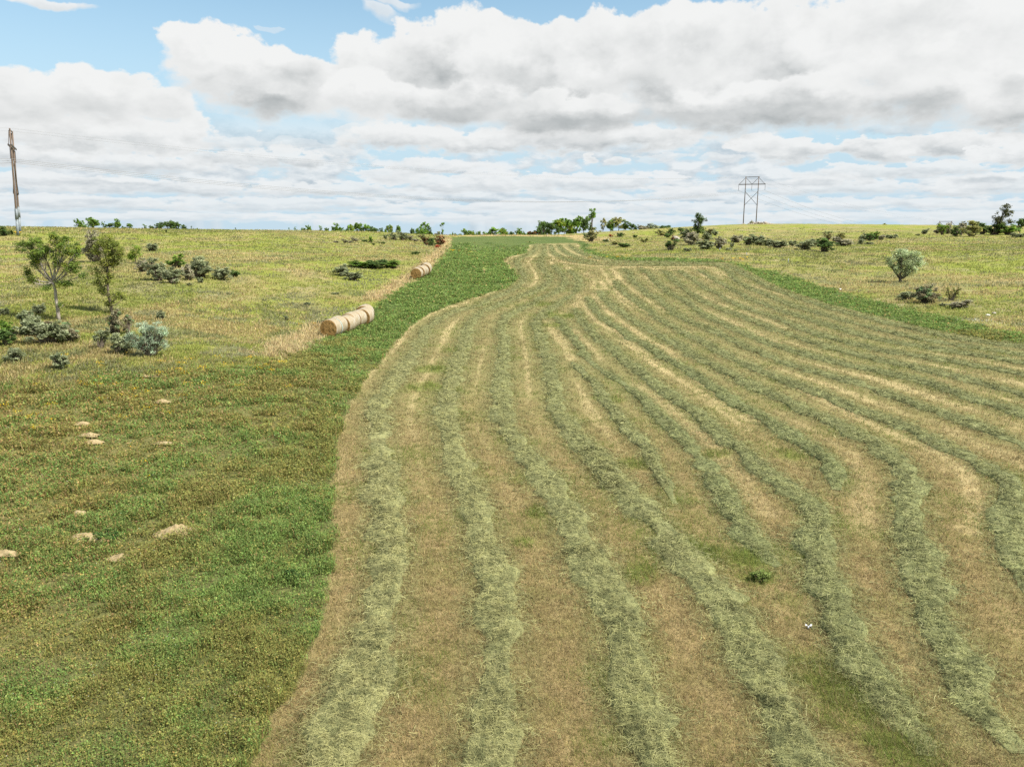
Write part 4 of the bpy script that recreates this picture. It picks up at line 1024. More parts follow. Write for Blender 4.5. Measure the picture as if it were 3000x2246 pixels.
def build_small_things():
    MD = [(476,1182,44,17,.16,'small tan dirt mound nearest the pasture edge, uppermost of the crop mounds'),(244,1246,36,12,.12,'small tan dirt mound above the stacked pair'),(263,1281,42,13,.14,'upper tan dirt mound of the close stacked pair'),
          (278,1300,52,14,.13,'lower tan dirt mound of the close stacked pair'),(478,1304,50,14,.1,'faint half overgrown dirt mound right of the close pair'),(243,1585,104,36,.24,'broad tan dirt mound edged by dark green weeds'),
          (516,1566,100,44,.3,'largest crumbly tan dirt mound in the green crop'),(358,1640,62,18,.13,'low brown dirt mound below the two largest mounds'),(22,1629,84,18,.14,'flat tan dirt mound at the left border'),
          (228,1508,38,10,.07,'thin brown dirt mound above the weed edged one'),(440,1106,60,12,.08,'flat bare earth mound between the yellow flowers')]
    for i, (px, py, w, hpx, h, lab) in enumerate(MD):
        b = hit([px], [py])[0]; dep = float(project(b)[2][0])
        me = lump_mesh('dirt_mound', w*1.3*dep/F/2, max(.26, hpx*1.25*dep/F/2*1.75), h*.7, 7+i, DIRTM, rag=.62)
        o = obj('dirt_mound', me, None, b+np.array([0, 0, .15])); tag(o, lab, 'dirt mound', 'dirt mounds in the green crop')
    # dark green weed clumps
    for i, (px, py, w, lab) in enumerate([(300,1585,.55,'dark green weed clump on the right edge of the broad dirt mound'),(2230,1700,.33,'bright green weed clump between windrows left of the white scrap'),(860,1697,.3,'small dark green weed in the crop near the cut edge')]):
        b = hit([px], [py])[0]
        L = [(0, .16, w, .12), (w*.6, .12, w*.5, .1), (-w*.5, .14, w*.5, .1)]
        build_plant('weed', b+np.array([0, 0, .05]), L, 1.6, lab, 'weed', None, [(.19,.255,.07),(.22,.27,.08)] if i == 1 else [(.07,.14,.04),(.09,.16,.04)], BARKM, 60, .09, 24, .05, 40+i, parts=('stems', 'foliage'), multi=5, trunk_r=.012)
    def stone(px, py, r, lab, mat, zs=.7, nm='stone', sx=1.0):
        b = hit([px], [py])[0]
        v, f = rock_mesh(r, int(px) % 97, mat); v = v*np.array([sx, 1, zs])
        tag(obj(nm, mesh_np(nm, v, [f], mat, None, False), None, b+np.array([0, 0, r*zs*.55])), lab, nm.split('_')[-1])
    stone(878, 1493, .13, 'small white stone lying in the green crop near the cut edge', WHITEROCK)
    stone(2894, 926, .2, 'white stone in the grass near the right border', WHITEROCK)
    stone(2912, 920, .2, 'smaller dull stone beside the white stone near the right border', ROCKM)
    stone(2461, 850, .22, 'small pale stone in grass below the silvery grey tree', WHITEROCK)
    stone(1979, 704, 1.0, 'pale grey boulder beside the small rusty red shrub', ROCKM, .75, 'boulder', 1.35)
    # scrap of white plastic
    b = hit([2371], [1841])[0]
    g = np.linspace(-1, 1, 9); X, Y = np.meshgrid(g, g)
    rr = .075*(1+.3*np.sin(3*np.arctan2(Y, X)))
    v = np.stack([X*rr*1.1, Y*rr*.8, .04+.04*np.sin(X*4+Y*2)*np.cos(Y*3)+.03*fbm(X*3+4, Y*3+4, 3, 2)], -1)
    v[(X > .1) & (Y > -.2) & (Y < .6)] *= np.array([.45, .6, .7])
    i, j = np.meshgrid(np.arange(8), np.arange(8), indexing='ij')
    f = np.stack([i*9+j, i*9+j+1, (i+1)*9+j+1, (i+1)*9+j], -1).reshape(-1, 4)
    tag(obj('plastic_scrap', mesh_np('plastic_scrap', v.reshape(-1, 3), [f], WHITEM, None, True), None, b+np.array([0, 0, .03])), 'crumpled white plastic scrap on the stubble in the right foreground', 'litter')
    # stakes
    for px, py, hp, lean, lab in [(2107,735,9,.25,'leaning white stake in front of the brown grey shrubs on the right slope'),(2309,770,12,0,'upright white stake on the lower right slope, nearest the field margin'),(1771,706,7,0,'left white stake of the close pair beside the dark brown shrub'),
                                  (1782,706,6,0,'right white stake of the close pair beside the dark brown shrub'),(1603,692,8,0,'white post at the far tan crest below the dense grove'),(2187,748,8,0,'faint thin stake between the white stakes on the right slope')]:
        bb = hit([px], [py])[0]; dep = float(project(bb)[2][0]); H = hp*dep/F
        mb = MB(); mb.tube([(0, 0, -.2), (lean*H*.5, 0, H*.5), (lean*H, 0, H)], [.07, .07, .06], 8)
        e = empty('marker_stake', bb, lab, 'stake', 'white marker stakes')
        obj('shaft', mb.mesh('shaft', WHITEM, True), e)
        mb = MB(); mb.tube([(lean*H, 0, H-.02), (lean*H, 0, H+.05)], [.085, .05], 8)
        obj('cap', mb.mesh('cap', WHITEM, True), e)

# ---------------------------------------------------------------- power line
def hframe(base, adir, label, group, feet=(0, 0), sleeve=False, hgt=22.0, half=2.9, tilt=0.0):
    """adir: unit vector of the crossarm in plan; local x runs along it"""
    ang = math.atan2(adir[1], adir[0])
    e = empty('transmission_pylon', base, label, 'power pylon', group, ang)
    e.rotation_euler[0] = tilt
    A = 6.1; za = hgt-3.6
    for s, fz in ((-1, feet[0]), (1, feet[1])):
        mb = MB(); mb.tube([(s*half, 0, fz-1.5), (s*half, 0, hgt*.33), (s*half, 0, hgt*.66), (s*half, 0, hgt)], [.23, .20, .18, .15], 12)
        p = obj('pole', mb.mesh('pole', POLEM, True), e)
        if sleeve:
            mb = MB(); mb.tube([(s*half, 0, fz-.3), (s*half, 0, fz+3.4)], [.28, .265], 12)
            obj('steel_sleeve', mb.mesh('steel_sleeve', STEELM, True), p)
            mb = MB(); mb.tube([(s*half, 0, fz+3.4), (s*half, 0, fz+5.6)], [.255, .245], 12)
            for q in range(4): mb.bar((s*half+.26*math.cos(q*1.57), .26*math.sin(q*1.57), fz+3.2), (s*half+.25*math.cos(q*1.57), .25*math.sin(q*1.57), fz+5.8), .1, .1)
            obj('splint', mb.mesh('splint', STEELM, True), p)
    mb = MB()
    for y in (-.30, .30): mb.bar((-A, y, za), (A, y, za), .14, .32)
    for x in (-A+.3, 0, A-.3): mb.bar((x, -.30, za), (x, .30, za), .2, .12)
    obj('crossarm', mb.mesh('crossarm', DARKWOOD), e)
    mb = MB(); mb.bar((-half-.35, 0, hgt-.25), (half+.35, 0, hgt-.25), .12, .22)
    obj('top_tie', mb.mesh('top_tie', DARKWOOD), e)
    for s in (-1, 1):
        for tx in (s*(A-.35), s*.08):
            mb = MB(); mb.bar((s*half, .2, hgt-.5), (tx, .2, za+.12), .12, .16)
            obj('brace', mb.mesh('brace', DARKWOOD), e)
    for s in (-1, 1):
        mb = MB(); mb.bar((-s*half, -.27*s, 15.1), (s*half, -.27*s, 8.8), .13, .18)
        obj('cross_brace', mb.mesh('cross_brace', DARKWOOD), e)
    for x in (-A+.15, 0, A-.15):
        mb = MB(); zz = np.linspace(za-.3, za-2.75, 37)
        mb.tube(np.c_[np.full(37, x), np.zeros(37), zz], np.where(np.arange(37) % 3 == 0, .13, .05), 8)
        obj('insulator', mb.mesh('insulator', INSM, True), e)
    M = Matrix.Translation(Vector(base)) @ Matrix.Rotation(ang, 4, 'Z') @ Matrix.Rotation(tilt, 4, 'X')
    att = [np.array(M @ Vector((x, 0, za-2.8))) for x in (-A+.15, 0, A-.15)]
    shd = [np.array(M @ Vector((s*half, 0, hgt+.02))) for s in (-1, 1)]
    return e, att, shd
def build_powerline():
    b1 = hit([53], [690])[0]
    u = np.array([b1[0], b1[1]]); u /= np.linalg.norm(u); rt = np.array([u[1], -u[0]])
    ad = u*.997+rt*.075; ad /= np.linalg.norm(ad)
    c1 = b1[:2]+ad*2.9
    z1 = b1[2]
    f2 = float(zt(*(c1+ad*2.9)))-z1
    sc = 1.0
    _, a1, s1 = hframe((c1[0], c1[1], z1), ad, 'brown wooden twin pole pylon with silver base sleeves at the left border', 'wooden pylons of the power line', (0, f2), True, hgt=22.2, tilt=R(2.4))
    # middle pylon
    D = 332.0*YS; d = ray(2196, 656)
    c2 = np.array([D*d[0]/d[1], D]); z2 = CAMZ+(660-657)/F*D
    gl_ = [float(zt(c2[0]-2.8, c2[1]+.5))-z2, float(zt(c2[0]+2.8, c2[1]-.5))-z2]
    ad2 = np.array([.955, -.297])
    _, a2, s2 = hframe((c2[0], c2[1], z2), ad2, 'wooden twin pole pylon with crossed braces on the right hilltop', 'wooden pylons of the power line', (min(gl_[0], 0), min(gl_[1], 0)), False, hgt=22.0)
    D = 375.0*YS; d = ray(2771, 648)
    c3 = np.array([D*d[0]/d[1], D]); z3 = CAMZ+(660-648)/F*D-22.0
    g3 = float(zt(c3[0], c3[1]))-z3
    _, a3, s3 = hframe((c3[0], c3[1], z3), np.array([.97, -.24]), 'distant pylon mostly hidden by the right hill, only its top frame showing', 'wooden pylons of the power line', (min(0, g3), min(0, g3)), False, hgt=22.0)
    ld = np.array([-.80, -.60, 0])
    def span(p, q, sag, n=48):
        t = np.linspace(0, 1, n)[:, None]
        c = p*(1-t)+q*t; c[:, 2] -= (4*sag*t*(1-t))[:, 0]; return c
    order = [2, 1, 0]
    names = ['far', 'middle', 'near']
    for k in range(3):   # a1[0] is the near arm of the left pylon and runs to the near (right) arm of the middle one
        p, q, s_ = a1[k], a2[2-k], a3[2-k]
        w0 = p+ld*150+np.array([0, 0, -2.0])
        pts = np.vstack([span(w0, p, 3.0, 24), span(p, q, 6.9, 60)[1:], span(q, s_, 5.5, 40)[1:]])
        mb = MB(); mb.tube(pts, .034, 6)
        tag(obj('power_line', mb.mesh('power_line', WIREM, True)), '%s thick lower conductor wire sagging between the wooden pylons' % ['nearest', 'middle', 'farthest'][k], 'power line', 'wires of the power line')
    for k in range(2):
        p, q, s_ = s1[k], s2[1-k], s3[1-k]
        w0 = p+ld*150+np.array([0, 0, -1.0])
        pts = np.vstack([span(w0, p, 2.0, 24), span(p, q, 4.6, 60)[1:], span(q, s_, 3.5, 40)[1:]])
        mb = MB(); mb.tube(pts, .016, 6)
        tag(obj('shield_wire', mb.mesh('shield_wire', WIREM, True)), '%s thin upper shield wire from pole top to pole top' % ['nearer', 'farther'][k], 'power line', 'wires of the power line')
    # stones heaped at the foot of the middle pylon
    D = 322.0*YS; mbv, mbf, n = [], [], 0
    d = ray(2226, 655); cx = D*d[0]/d[1]; base = np.array([cx, D, CAMZ+(660-656.5)/F*D])
    rg = np.random.default_rng(4)
    for i in range(60):
        x = rg.normal(0, 2.6); h_ = max(0, 1-abs(x)/6.0); r = rg.uniform(.3, .75)
        v, f = rock_mesh(r, i, None); v = v*np.array([1.2, 1, .75])+np.array([x, rg.normal(0, 1.1), rg.uniform(-.5, 1.1)*h_-.1])
        mbv.append(v); mbf.append(f+n); n += len(v)
    tag(obj('rock_pile', mesh_np('rock_pile', np.vstack(mbv), [np.vstack(mbf)], ROCKM), None, base), 'heap of pale field stones at the foot of the hilltop pylon', 'rock pile')
    small('bushy', 'n', 2201, 659, 11, 13, 'small brown bush left of the stone heap under the hilltop pylon', 'shrubs on the right slope', D=322)
# ---------------------------------------------------------------- colours
PAST_Y = (.195,.218,.042); PAST_T = (.275,.222,.10); PAST_O = (.155,.168,.05); PAST_D = (.115,.13,.055); PAST_G = (.165,.2,.034); PAST_P = (.265,.235,.125)
TANC = (.36,.275,.13)
CROP_A = (.085,.088,.034); CROP_B = (.11,.118,.04); CROP_C = (.08,.10,.032); CROP_D = (.2,.175,.065); CROP_S = (.16,.125,.065); CROP_F = (0.076,0.113,0.032); CROP_F2 = (0.099,0.131,0.038)
STUB_A = (0.249,0.189,0.087); STUB_B = (0.200,0.160,0.068); STUB_D = (0.114,0.090,0.042); STUB_G = (0.173,0.163,0.058); STUB_L = (.43,.345,.175); STUB_W = (.16,.155,.065); LUSHC = (.135,.17,.035); STUB_F = (.22,.205,.085)
STUB_PAL = [(0.319,0.249,0.119),(0.270,0.214,0.094),(0.170,0.129,0.054),(0.399,0.318,0.168),(0.200,0.189,0.064)]; STUB_W_ = [.28,.25,.19,.1,.18]
STUB_PAL_F = [(.25,.225,.10),(.21,.2,.08),(.29,.25,.12),(.18,.18,.07)]
LUSH_PAL = [(.15,.19,.04),(.125,.165,.04),(.19,.21,.05)]
TAN_BL = (.47,.38,.2)
CROP_PAL = [(0.163,0.237,0.055),(0.133,0.214,0.053),(0.200,0.272,0.067),(0.231,0.272,0.083),(0.152,0.243,0.067)]
CROP_PAL2 = [(0.254,0.238,0.069),(0.223,0.216,0.058),(0.198,0.216,0.064)]
CROPDRY_PAL = [(0.335,0.248,0.078),(0.366,0.257,0.113),(0.295,0.195,0.087),(0.285,0.235,0.074)]
PAST_PAL_Y = [(.295,.315,.075),(.27,.305,.07),(.34,.34,.10),(.235,.275,.072)]
PAST_PAL_T = [(.43,.345,.155),(.38,.315,.135),(.48,.39,.19),(.31,.28,.11)]
PAST_PAL_D = [(.24,.24,.10),(.27,.265,.14),(.2,.215,.07)]
HAY_PALE = (.265,.265,.115); HAY_GREEN = (.19,.215,.09); HAY_LIGHT = (.38,.365,.19); HAY_FAR = (.205,.215,.088)
GRASSM = veg_mat('grass_blades', trans=.42); HAYM = veg_mat('cut_hay', trans=.2); LEAFM = veg_mat('leaves', trans=.5)
BARKM = plain_mat('bark', (.11,.085,.06), (.17,.14,.105), 9, stretch=(1, 1, .25))
PALEBARK = plain_mat('pale_bark', (.2,.17,.13), (.36,.32,.27), 7, stretch=(1, 1, .3))
DARKBARK = plain_mat('dark_bark', (.06,.05,.04), (.11,.09,.07), 8, stretch=(1, 1, .3))
POLEM = plain_mat('weathered_pole', (.105,.075,.057), (.17,.128,.098), 5, stretch=(1, 1, .12))
DARKWOOD = plain_mat('crossarm_wood', (.06,.055,.055), (.1,.085,.075), 5)
STEELM = plain_mat('galvanised_steel', (.16,.19,.205), (.23,.255,.27), 4, .6, .1, metal=.1)
INSM = plain_mat('insulator_glaze', (.06,.045,.045), (.09,.07,.07), 5, .3, .1)
WIREM = plain_mat('wire_metal', (.2,.2,.21), (.26,.26,.27), 3, .6, .1)
ROCKM = plain_mat('field_stone', (.24,.21,.175), (.38,.34,.29), 2.2)
WHITEROCK = plain_mat('pale_stone', (.6,.57,.5), (.78,.76,.7), 5)
WHITEM = plain_mat('white_plastic', (.36,.37,.38), (.5,.51,.52), 4, .5, .15)
DIRTM = plain_mat('dry_dirt', (.24,.18,.088), (.33,.26,.14), 7, .95, .9)
BANDM = plain_mat('green_tint_wrap', (.36,.47,.42), (.5,.56,.5), 5, .6, .2)
def bale_mats():
    m, nt = new_mat('bale_net_wrap'); N = NT(nt)
    tc = N.n('ShaderNodeTexCoord').outputs['Object']
    n = N.noise(N.vm('MULTIPLY', tc, (7, 1.6, 1.6)), 2.0, 5, .65)
    c = N.mix(N.step(n, .38, .64), (.245,.19,.105), (.35,.31,.23))
    c = N.mix(N.m('MULTIPLY', N.step(N.noise(tc, 1.1, 3), .5, .7), .6), c, (.42,.405,.36))
    c = N.mix(N.m('MULTIPLY', N.step(N.sep(tc)[2], .1, -.7), .35), c, (.36,.26,.14))
    c = N.mix(N.m('MULTIPLY', N.step(N.m('ADD', N.m('ABSOLUTE', N.sep(tc)[0]), N.m('MULTIPLY', n, .08)), .68, .76), .85), c, (.2,.115,.045))
    w = N.n('ShaderNodeTexWave', wave_type='BANDS', bands_direction='X'); N.l(tc, w.inputs[0]); w.inputs['Scale'].default_value = 9; w.inputs['Distortion'].default_value = 1.2
    c = N.mix(N.m('MULTIPLY', w.outputs['Fac'], .16), c, (.3,.22,.12))
    surf(N, c, .6, n, .6, .03, spec=.3)
    m2, nt = new_mat('bale_hay_end'); N = NT(nt)
    tc = N.n('ShaderNodeTexCoord').outputs['Object']
    s = N.sep(tc); ang = N.m('ARCTAN2', s[2], s[1])
    rad = N.m('SQRT', N.m('ADD', N.m('MULTIPLY', s[1], s[1]), N.m('MULTIPLY', s[2], s[2])))
    sp = N.m('ADD', N.m('MULTIPLY', rad, 52.0), ang)
    sp = N.m('ADD', sp, N.m('MULTIPLY', N.noise(tc, 3.0, 3), 9.0))
    ring = N.m('MULTIPLY_ADD', N.m('SINE', sp), .5, .5)
    n = N.noise(tc, 14, 5, .7)
    c = N.mix(N.step(n, .3, .7), (.25,.15,.05), (.42,.27,.105))
    c = N.mix(N.m('MULTIPLY', ring, .55), c, (.17,.095,.032))
    surf(N, c, .95, N.m('ADD', n, N.m('MULTIPLY', ring, .6)), .9, .04, spec=.05)
    return m, m2
BALEM, BALEEND = bale_mats()
GROUND = ground_mat()

# ---------------------------------------------------------------- sky with clouds, sun, camera
SUN_EL, SUN_AZ = R(52), R(112)      # azimuth clockwise from the way the camera looks
def dirvec(vx, vy):
    d = ray(vx/0.73733, vy/0.73733); d = d/np.linalg.norm(d)
    return math.atan2(d[0], d[1]), math.asin(d[2])
BG = .085
EXPO = 1.62
def puff_group():
    """one cumulus: an ellipse with its own flat base, a ragged edge and a grey underside, laid over what is behind it"""
    gt = bpy.data.node_groups.new('cloud_puff', 'ShaderNodeTree'); I = gt.interface
    for nm, t in (('Prev', 'Color'), ('P', 'Vector'), ('Relief', 'Float'), ('Edge', 'Float'), ('Center', 'Vector'), ('InvR', 'Vector'), ('InvB', 'Vector'), ('EdgeK', 'Float'), ('Grey', 'Float'), ('SoftA', 'Float'), ('SoftB', 'Float'), ('Opac', 'Float'), ('Lit', 'Color'), ('Shade', 'Color')):
        I.new_socket(nm, in_out='INPUT', socket_type='NodeSocket'+t)
    I.new_socket('Color', in_out='OUTPUT', socket_type='NodeSocketColor')
    N = NT(gt); G = {q.name: q for q in N.n('NodeGroupInput').outputs}
    d = N.vm('SUBTRACT', G['P'], G['Center'])
    v = N.vm('ADD', N.vm('MAXIMUM', N.vm('MULTIPLY', d, G['InvR']), (-1000, 0, 0)), N.vm('MINIMUM', N.vm('MULTIPLY', d, G['InvB']), (0, 0, 0)))
    yy = N.m('MULTIPLY_ADD', G['Relief'], .55, N.vm('DOT_PRODUCT', v, (0, 1, 0)))
    dens = N.m('MULTIPLY_ADD', G['Edge'], G['EdgeK'], N.m('SUBTRACT', 1.0, N.vm('LENGTH', v)))
    low = N.m('MINIMUM', N.m('MAXIMUM', N.m('MULTIPLY_ADD', yy, -1.1, .5), 0.0), 1.0)
    sh = N.m('MULTIPLY_ADD', low, G['Grey'], N.m('MULTIPLY', G['Relief'], -RELIEF_K))
    sh = N.m('MULTIPLY', sh, N.m('MINIMUM', N.m('MAXIMUM', N.m('MULTIPLY_ADD', dens, 1.5, .08), 0.0), 1.0))
    col = N.mix(sh, G['Lit'], G['Shade'])
    al = N.m('MINIMUM', N.m('DIVIDE', dens, N.m('MULTIPLY_ADD', low, G['SoftA'], G['SoftB'])), G['Opac'])
    N.l(N.mix(al, G['Prev'], col), N.n('NodeGroupOutput').inputs[0])
    return gt
# (cx, cy, rx, r_up, r_down, grey, soft, opacity) in tracing coordinates
CLOUDS = [
 # far low decks
 (300,470,700,16,14,.35,.9,.75),(1200,475,800,18,14,.30,.9,.75),(1950,470,600,18,14,.3,.9,.75),
 (160,440,300,18,16,.55,.7,.85),(620,445,330,20,16,.5,.7,.85),(1130,450,330,18,14,.4,.7,.8),(1500,452,280,16,12,.4,.7,.8),(1900,445,360,20,14,.45,.7,.85),
 (330,408,360,24,20,.65,.6,.9),(80,395,200,26,20,.4,.6,.9),(700,410,240,24,18,.5,.6,.85),(1010,398,260,32,26,.55,.5,.9),(1260,400,270,30,24,.5,.5,.9),(1480,418,120,20,16,.45,.5,.9),
 (1800,408,280,26,20,.5,.6,.9),(2120,405,200,32,22,.5,.6,.9),(1940,372,240,30,22,.55,.5,.9),
 (220,352,330,34,30,.55,.5,.9),(560,345,260,32,24,.6,.5,.9),(60,335,160,30,30,.5,.5,.9),(840,385,80,34,26,.3,.4,.9),(930,360,140,26,20,.5,.5,.9),(740,330,100,14,12,.35,.6,.5),
 (1275,344,22,22,18,.35,.35,1),(1330,352,45,10,9,.4,.5,.9),(1440,340,80,10,10,.35,.6,.5),(1440,312,90,20,18,.4,.5,.9),
 (1720,330,140,40,26,.55,.4,1),(1640,318,70,34,24,.3,.35,1),(1890,325,160,34,28,.6,.4,1),(2060,318,180,40,30,.55,.4,1),(2190,340,120,40,26,.5,.4,1),(1560,345,50,10,10,.4,.5,.5),
 (300,300,240,56,40,.35,.45,1),(120,290,200,60,50,.4,.45,1),(420,285,50,60,40,.25,.4,1),(500,310,90,16,12,.35,.6,.5),(650,312,80,12,10,.4,.7,.35),(780,290,80,28,18,.3,.5,.6),
 # banks
 (60,215,230,80,90,.35,.4,1),(215,215,190,64,70,.35,.4,1),(350,225,85,44,60,.25,.4,1),
 (900,305,200,40,26,.5,.5,1),(1080,312,220,44,28,.55,.5,1),(1300,300,280,40,34,.7,.45,1),
 (690,200,110,80,66,.3,.4,1),(480,150,168,106,104,.35,.32,1),(600,180,140,96,90,.8,.35,1),(420,120,95,66,70,.15,.32,1),
 (880,170,170,112,92,.6,.38,1),(1000,150,210,114,126,.85,.38,1),(800,215,120,60,60,.3,.45,1),
 (1130,110,150,80,160,.4,.32,1),(1240,160,250,125,140,.8,.4,1),(1330,110,180,100,150,.35,.34,1),
 (1560,190,340,170,110,.95,.45,1),(1480,80,230,86,140,.25,.36,1),(1780,110,320,170,170,.55,.45,1),(1680,240,300,80,66,.75,.5,1),
 (2040,180,300,200,130,.65,.5,1),(1980,60,330,130,160,.15,.45,1),(2200,230,180,120,80,.6,.5,1),(1200,250,230,50,66,.75,.5,1),(960,235,140,46,46,.75,.5,1),
 # broad shaded undersides
 (1020,226,250,62,52,1.7,2.4,.85),(1500,236,360,62,44,1.7,2.4,.85),(1240,258,260,46,38,1.6,2.4,.8),(570,222,130,50,44,1.6,2.4,.75),(1750,226,200,46,40,1.3,2.2,.65),(2190,165,90,60,50,1.3,2.2,.6),(1950,215,160,40,36,1.2,2.2,.5),(1700,395,200,14,12,1.3,2.0,.5),(2150,390,150,14,12,1.3,2.0,.6),(250,395,260,14,12,1.3,2.0,.6),
 # small high ones
 (90,2,150,20,14,.2,.6,.9),(835,22,46,18,24,.15,.9,.7),(870,0,60,14,14,.1,.9,.7),(590,60,26,10,8,.1,.9,.35),
]
def build_world():
    w = bpy.data.worlds.new('World'); S.world = w; w.use_nodes = True
    nt = w.node_tree; nt.nodes.clear(); N = NT(nt)
    k = 1/BG
    K = lambda c: tuple(q*k for q in c)
    out = N.n('ShaderNodeOutputWorld')
    sky = N.n('ShaderNodeTexSky', sky_type='NISHITA', sun_disc=False)
    sky.sun_elevation = SUN_EL; sky.sun_rotation = SUN_AZ; sky.altitude = 600; sky.air_density = 1.0; sky.dust_density = .6; sky.ozone_density = 1.3
    blue = N.mix(1.0, sky.outputs[0], SKYTINT, 'MULTIPLY')
    tcg = N.n('ShaderNodeTexCoord').outputs['Generated']
    x, y, z = N.sep(tcg)
    az = N.m('ARCTAN2', x, y); el = N.m('ARCSINE', z)
    P0 = N.comb(az, el)
    elc = N.m('MAXIMUM', el, .004)
    lg = N.m('LOGARITHM', N.m('ADD', elc, .10), 2.718)
    qh = N.comb(az, N.m('MULTIPLY', lg, .40), .37)
    ql = N.comb(N.m('MULTIPLY', az, 2.1), N.m('MULTIPLY', N.m('LOGARITHM', N.m('ADD', elc, .045), 2.718), .62), 4.7)
    hi = N.step(el, .07, .16)
    def nz(vec, s, d=7, r=.56): return N.noise(vec, s, d, r)
    def two(sh, s, d, r=.56, lo=1.0):
        sh2 = (sh[0]*lo, sh[1]*lo, sh[2])
        return N.mix(hi, N.noise(N.vm('ADD', ql, sh2), s, d, r), N.noise(N.vm('ADD', qh, sh), s, d, r))
    def twof(*a, **b):
        m_ = N.n('ShaderNodeMix', data_type='FLOAT'); N.l(hi, m_.inputs[0])
        sh, s, d = a[:3]; r = b.get('r', .56)
        N.l(N.noise(N.vm('ADD', ql, sh), s, d, r), m_.inputs[2]); N.l(N.noise(N.vm('ADD', qh, sh), s, d, r), m_.inputs[3])
        return m_.outputs[0]
    nA = twof((0, 0, 0), 8.0, 5); nB = twof((3.1, 7.7, 0), 8.0, 5)
    amp = N.step(el, .0, .28, .012, .05)
    P = N.vm('ADD', P0, N.comb(N.m('MULTIPLY', N.m('SUBTRACT', nA, .5), N.m('MULTIPLY', amp, 2.4)), N.m('MULTIPLY', N.m('SUBTRACT', nB, .5), N.m('MULTIPLY', amp, 1.5))))
    e1 = twof((11.3, 2.2, 0), 20.0, 7, r=.6)
    vor = N.n('ShaderNodeTexVoronoi', feature='SMOOTH_F1'); N.l(N.vm('ADD', qh, N.comb(N.m('MULTIPLY', nA, .05), N.m('MULTIPLY', nB, .05))), vor.inputs['Vector'])
    vor.inputs['Scale'].default_value = 24; vor.inputs['Smoothness'].default_value = .35
    puff = N.m('SUBTRACT', .42, vor.outputs['Distance'])
    edge = N.m('MULTIPLY_ADD', N.m('SUBTRACT', e1, .5), 1.15, N.m('MULTIPLY', puff, .3))
    r1 = twof((0, 0, 1.5), 9.0, 7, r=.58); r2 = twof((.012, .03, 1.5), 9.0, 7, r=.58)
    relief = N.m('MULTIPLY_ADD', N.m('SUBTRACT', r1, r2), 2.4, N.m('MULTIPLY', puff, .35))
    # broken low deck receding to the horizon
    d1 = N.noise(ql, 6.5, 7, .55); d2 = N.noise(N.vm('ADD', ql, (.006, .035, 0)), 6.5, 7, .55)
    base = N.mix(N.step(el, .34, .02, .0, .95), blue, K(VEIL))
    dal = N.m('MULTIPLY', N.step(d1, .44, .54), N.step(el, .15, .07))
    dcol = N.mix(N.m('MULTIPLY_ADD', N.m('SUBTRACT', d1, d2), 5.5, .62), K(CL_SHLOW), K(CL_LITLOW))
    base = N.mix(N.m('MULTIPLY', dal, N.step(el, .0, .05, .55, .95)), base, dcol)
    gt = puff_group()
    def chain(a_lo, a_hi, e_lo, e_hi):
        eps = 1e-4 if e_lo > 0 else 0.0     # keeps equal puffs of the two zones from being merged
        col = base
        for (cx, cy, rx, ru, rd, grey, soft, op) in CLOUDS:
            a0, e0 = dirvec(cx, cy)
            ax = .5*abs(dirvec(cx+rx, cy)[0]-dirvec(cx-rx, cy)[0]); eu = dirvec(cx, cy-ru)[1]-e0; ed = e0-dirvec(cx, cy+rd)[1]
            m_ = .035+.03*min(1, e0/.2)
            if a0+ax*1.65+m_ < a_lo or a0-ax*1.65-m_ > a_hi or e0+eu*1.65+m_*.7 < e_lo or e0-ed*1.65-m_*.7 > e_hi: continue
            low = min(1, max(0, (cy-250)/220))
            lit = [l0*(1-low)+l1*low for l0, l1 in zip(CL_LIT, CL_LITLOW)]
            shd = [l0*(1-low)+l1*low for l0, l1 in zip(CL_SH, CL_SHLOW)]
            g = N.n('ShaderNodeGroup'); g.node_tree = gt
            for nm, v in (('Prev', col), ('P', P), ('Relief', relief), ('Edge', edge), ('Center', (a0+eps, e0, 0)), ('InvR', (1/ax, 1/eu, 0)), ('InvB', (0, 1/ed, 0)), ('EdgeK', min(1.0, .55+ru/160) if cy < 260 else 1.5), ('Grey', grey), ('SoftA', soft*.7), ('SoftB', soft*.28), ('Opac', op), ('Lit', K(lit)), ('Shade', K(shd))):
                N.put(g.inputs[nm], v)
            col = g.outputs[0]
        b = N.n('ShaderNodeBackground'); b.inputs['Strength'].default_value = BG; N.l(col, b.inputs['Color'])
        return b.outputs[0]
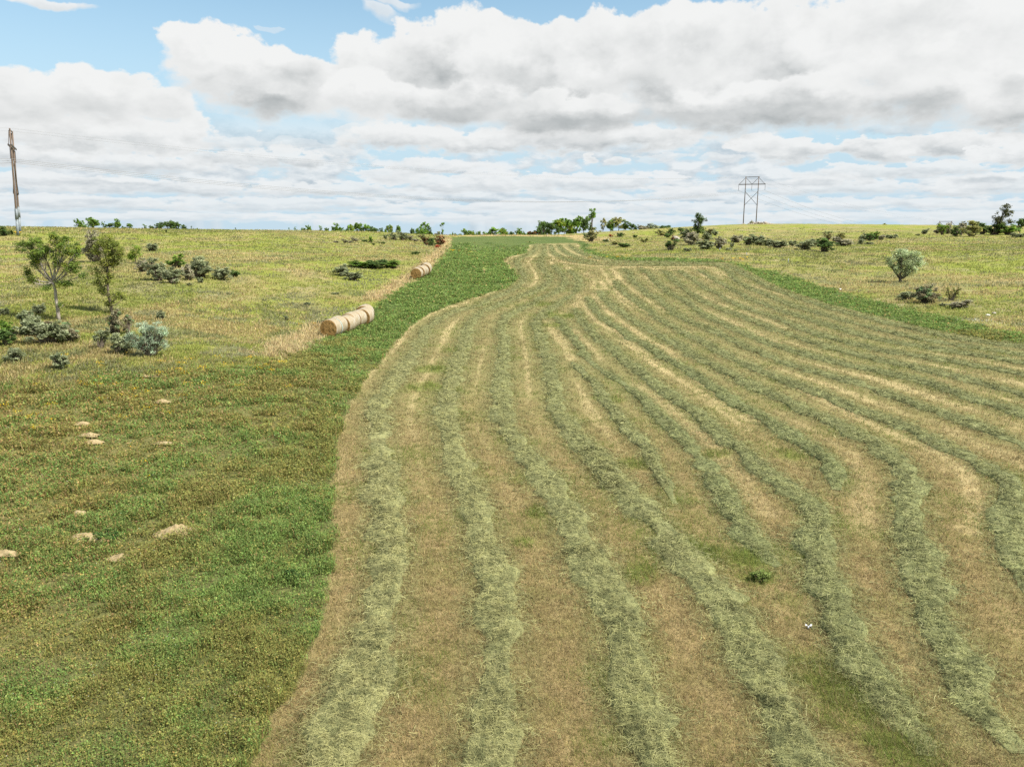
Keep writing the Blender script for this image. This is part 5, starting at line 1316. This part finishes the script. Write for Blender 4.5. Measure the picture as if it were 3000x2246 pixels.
    def pick2(f, s0, s1):
        m_ = N.n('ShaderNodeMixShader'); N.l(f, m_.inputs[0]); N.l(s0, m_.inputs[1]); N.l(s1, m_.inputs[2]); return m_.outputs[0]
    EB = .145
    sh = pick2(N.m('GREATER_THAN', el, EB), chain(-9, 9, -9, EB), chain(-9, 9, EB, 9))
    # beyond the traced part the sky is a plain broken deck
    outside = N.m('MAXIMUM', N.step(N.m('ABSOLUTE', az), .78, 1.0), N.step(el, .44, .6))
    deck = N.mix(N.step(N.noise(tcg, 2.2, 5, .55), .42, .6), blue, K(DECK))
    b = N.n('ShaderNodeBackground'); b.inputs['Strength'].default_value = BG; N.l(deck, b.inputs['Color'])
    N.l(pick2(outside, sh, b.outputs[0]), out.inputs[0])
    w.cycles.sampling_method = 'MANUAL'; w.cycles.sample_map_resolution = 256
RELIEF_K = .42
SKYTINT = (.66,.735,.655)
VEIL = (.178,.232,.275)
CL_LIT = (.290,.293,.291); CL_LITLOW = (.272,.284,.29); CL_SH = (.132,.142,.145); CL_SHLOW = (.168,.193,.213); DECK = (.27,.275,.28)

def build_camera_light():
    c = bpy.data.cameras.new('camera'); c.sensor_width = 36; c.lens = 36*F/3000; c.clip_end = 12000; c.clip_start = .1
    o = bpy.data.objects.new('camera', c); COL.objects.link(o)
    o.location = (0, 0, CAMZ); o.rotation_euler = (math.pi/2-PITCH, 0, 0)
    S.camera = o
    l = bpy.data.lights.new('sun', 'SUN'); l.energy = SUN_E; l.angle = R(SUN_A); l.color = (1, .95, .87)
    lo = bpy.data.objects.new('sun', l); COL.objects.link(lo)
    d = Vector((math.sin(SUN_AZ)*math.cos(SUN_EL), math.cos(SUN_AZ)*math.cos(SUN_EL), math.sin(SUN_EL)))
    lo.rotation_euler = d.to_track_quat('Z', 'Y').to_euler()
    lo.location = (60, -40, 80)
    S.view_settings.view_transform = 'Standard'; S.view_settings.look = 'None'; S.view_settings.exposure = EXPO; S.view_settings.gamma = 1
    S.cycles.use_denoising = False
SUN_E, SUN_A = 2.9, 6

build_camera_light()
build_world()
build_ground()
build_windrows()
build_grass()
build_plants()
build_bales()
build_small_things()
build_powerline()
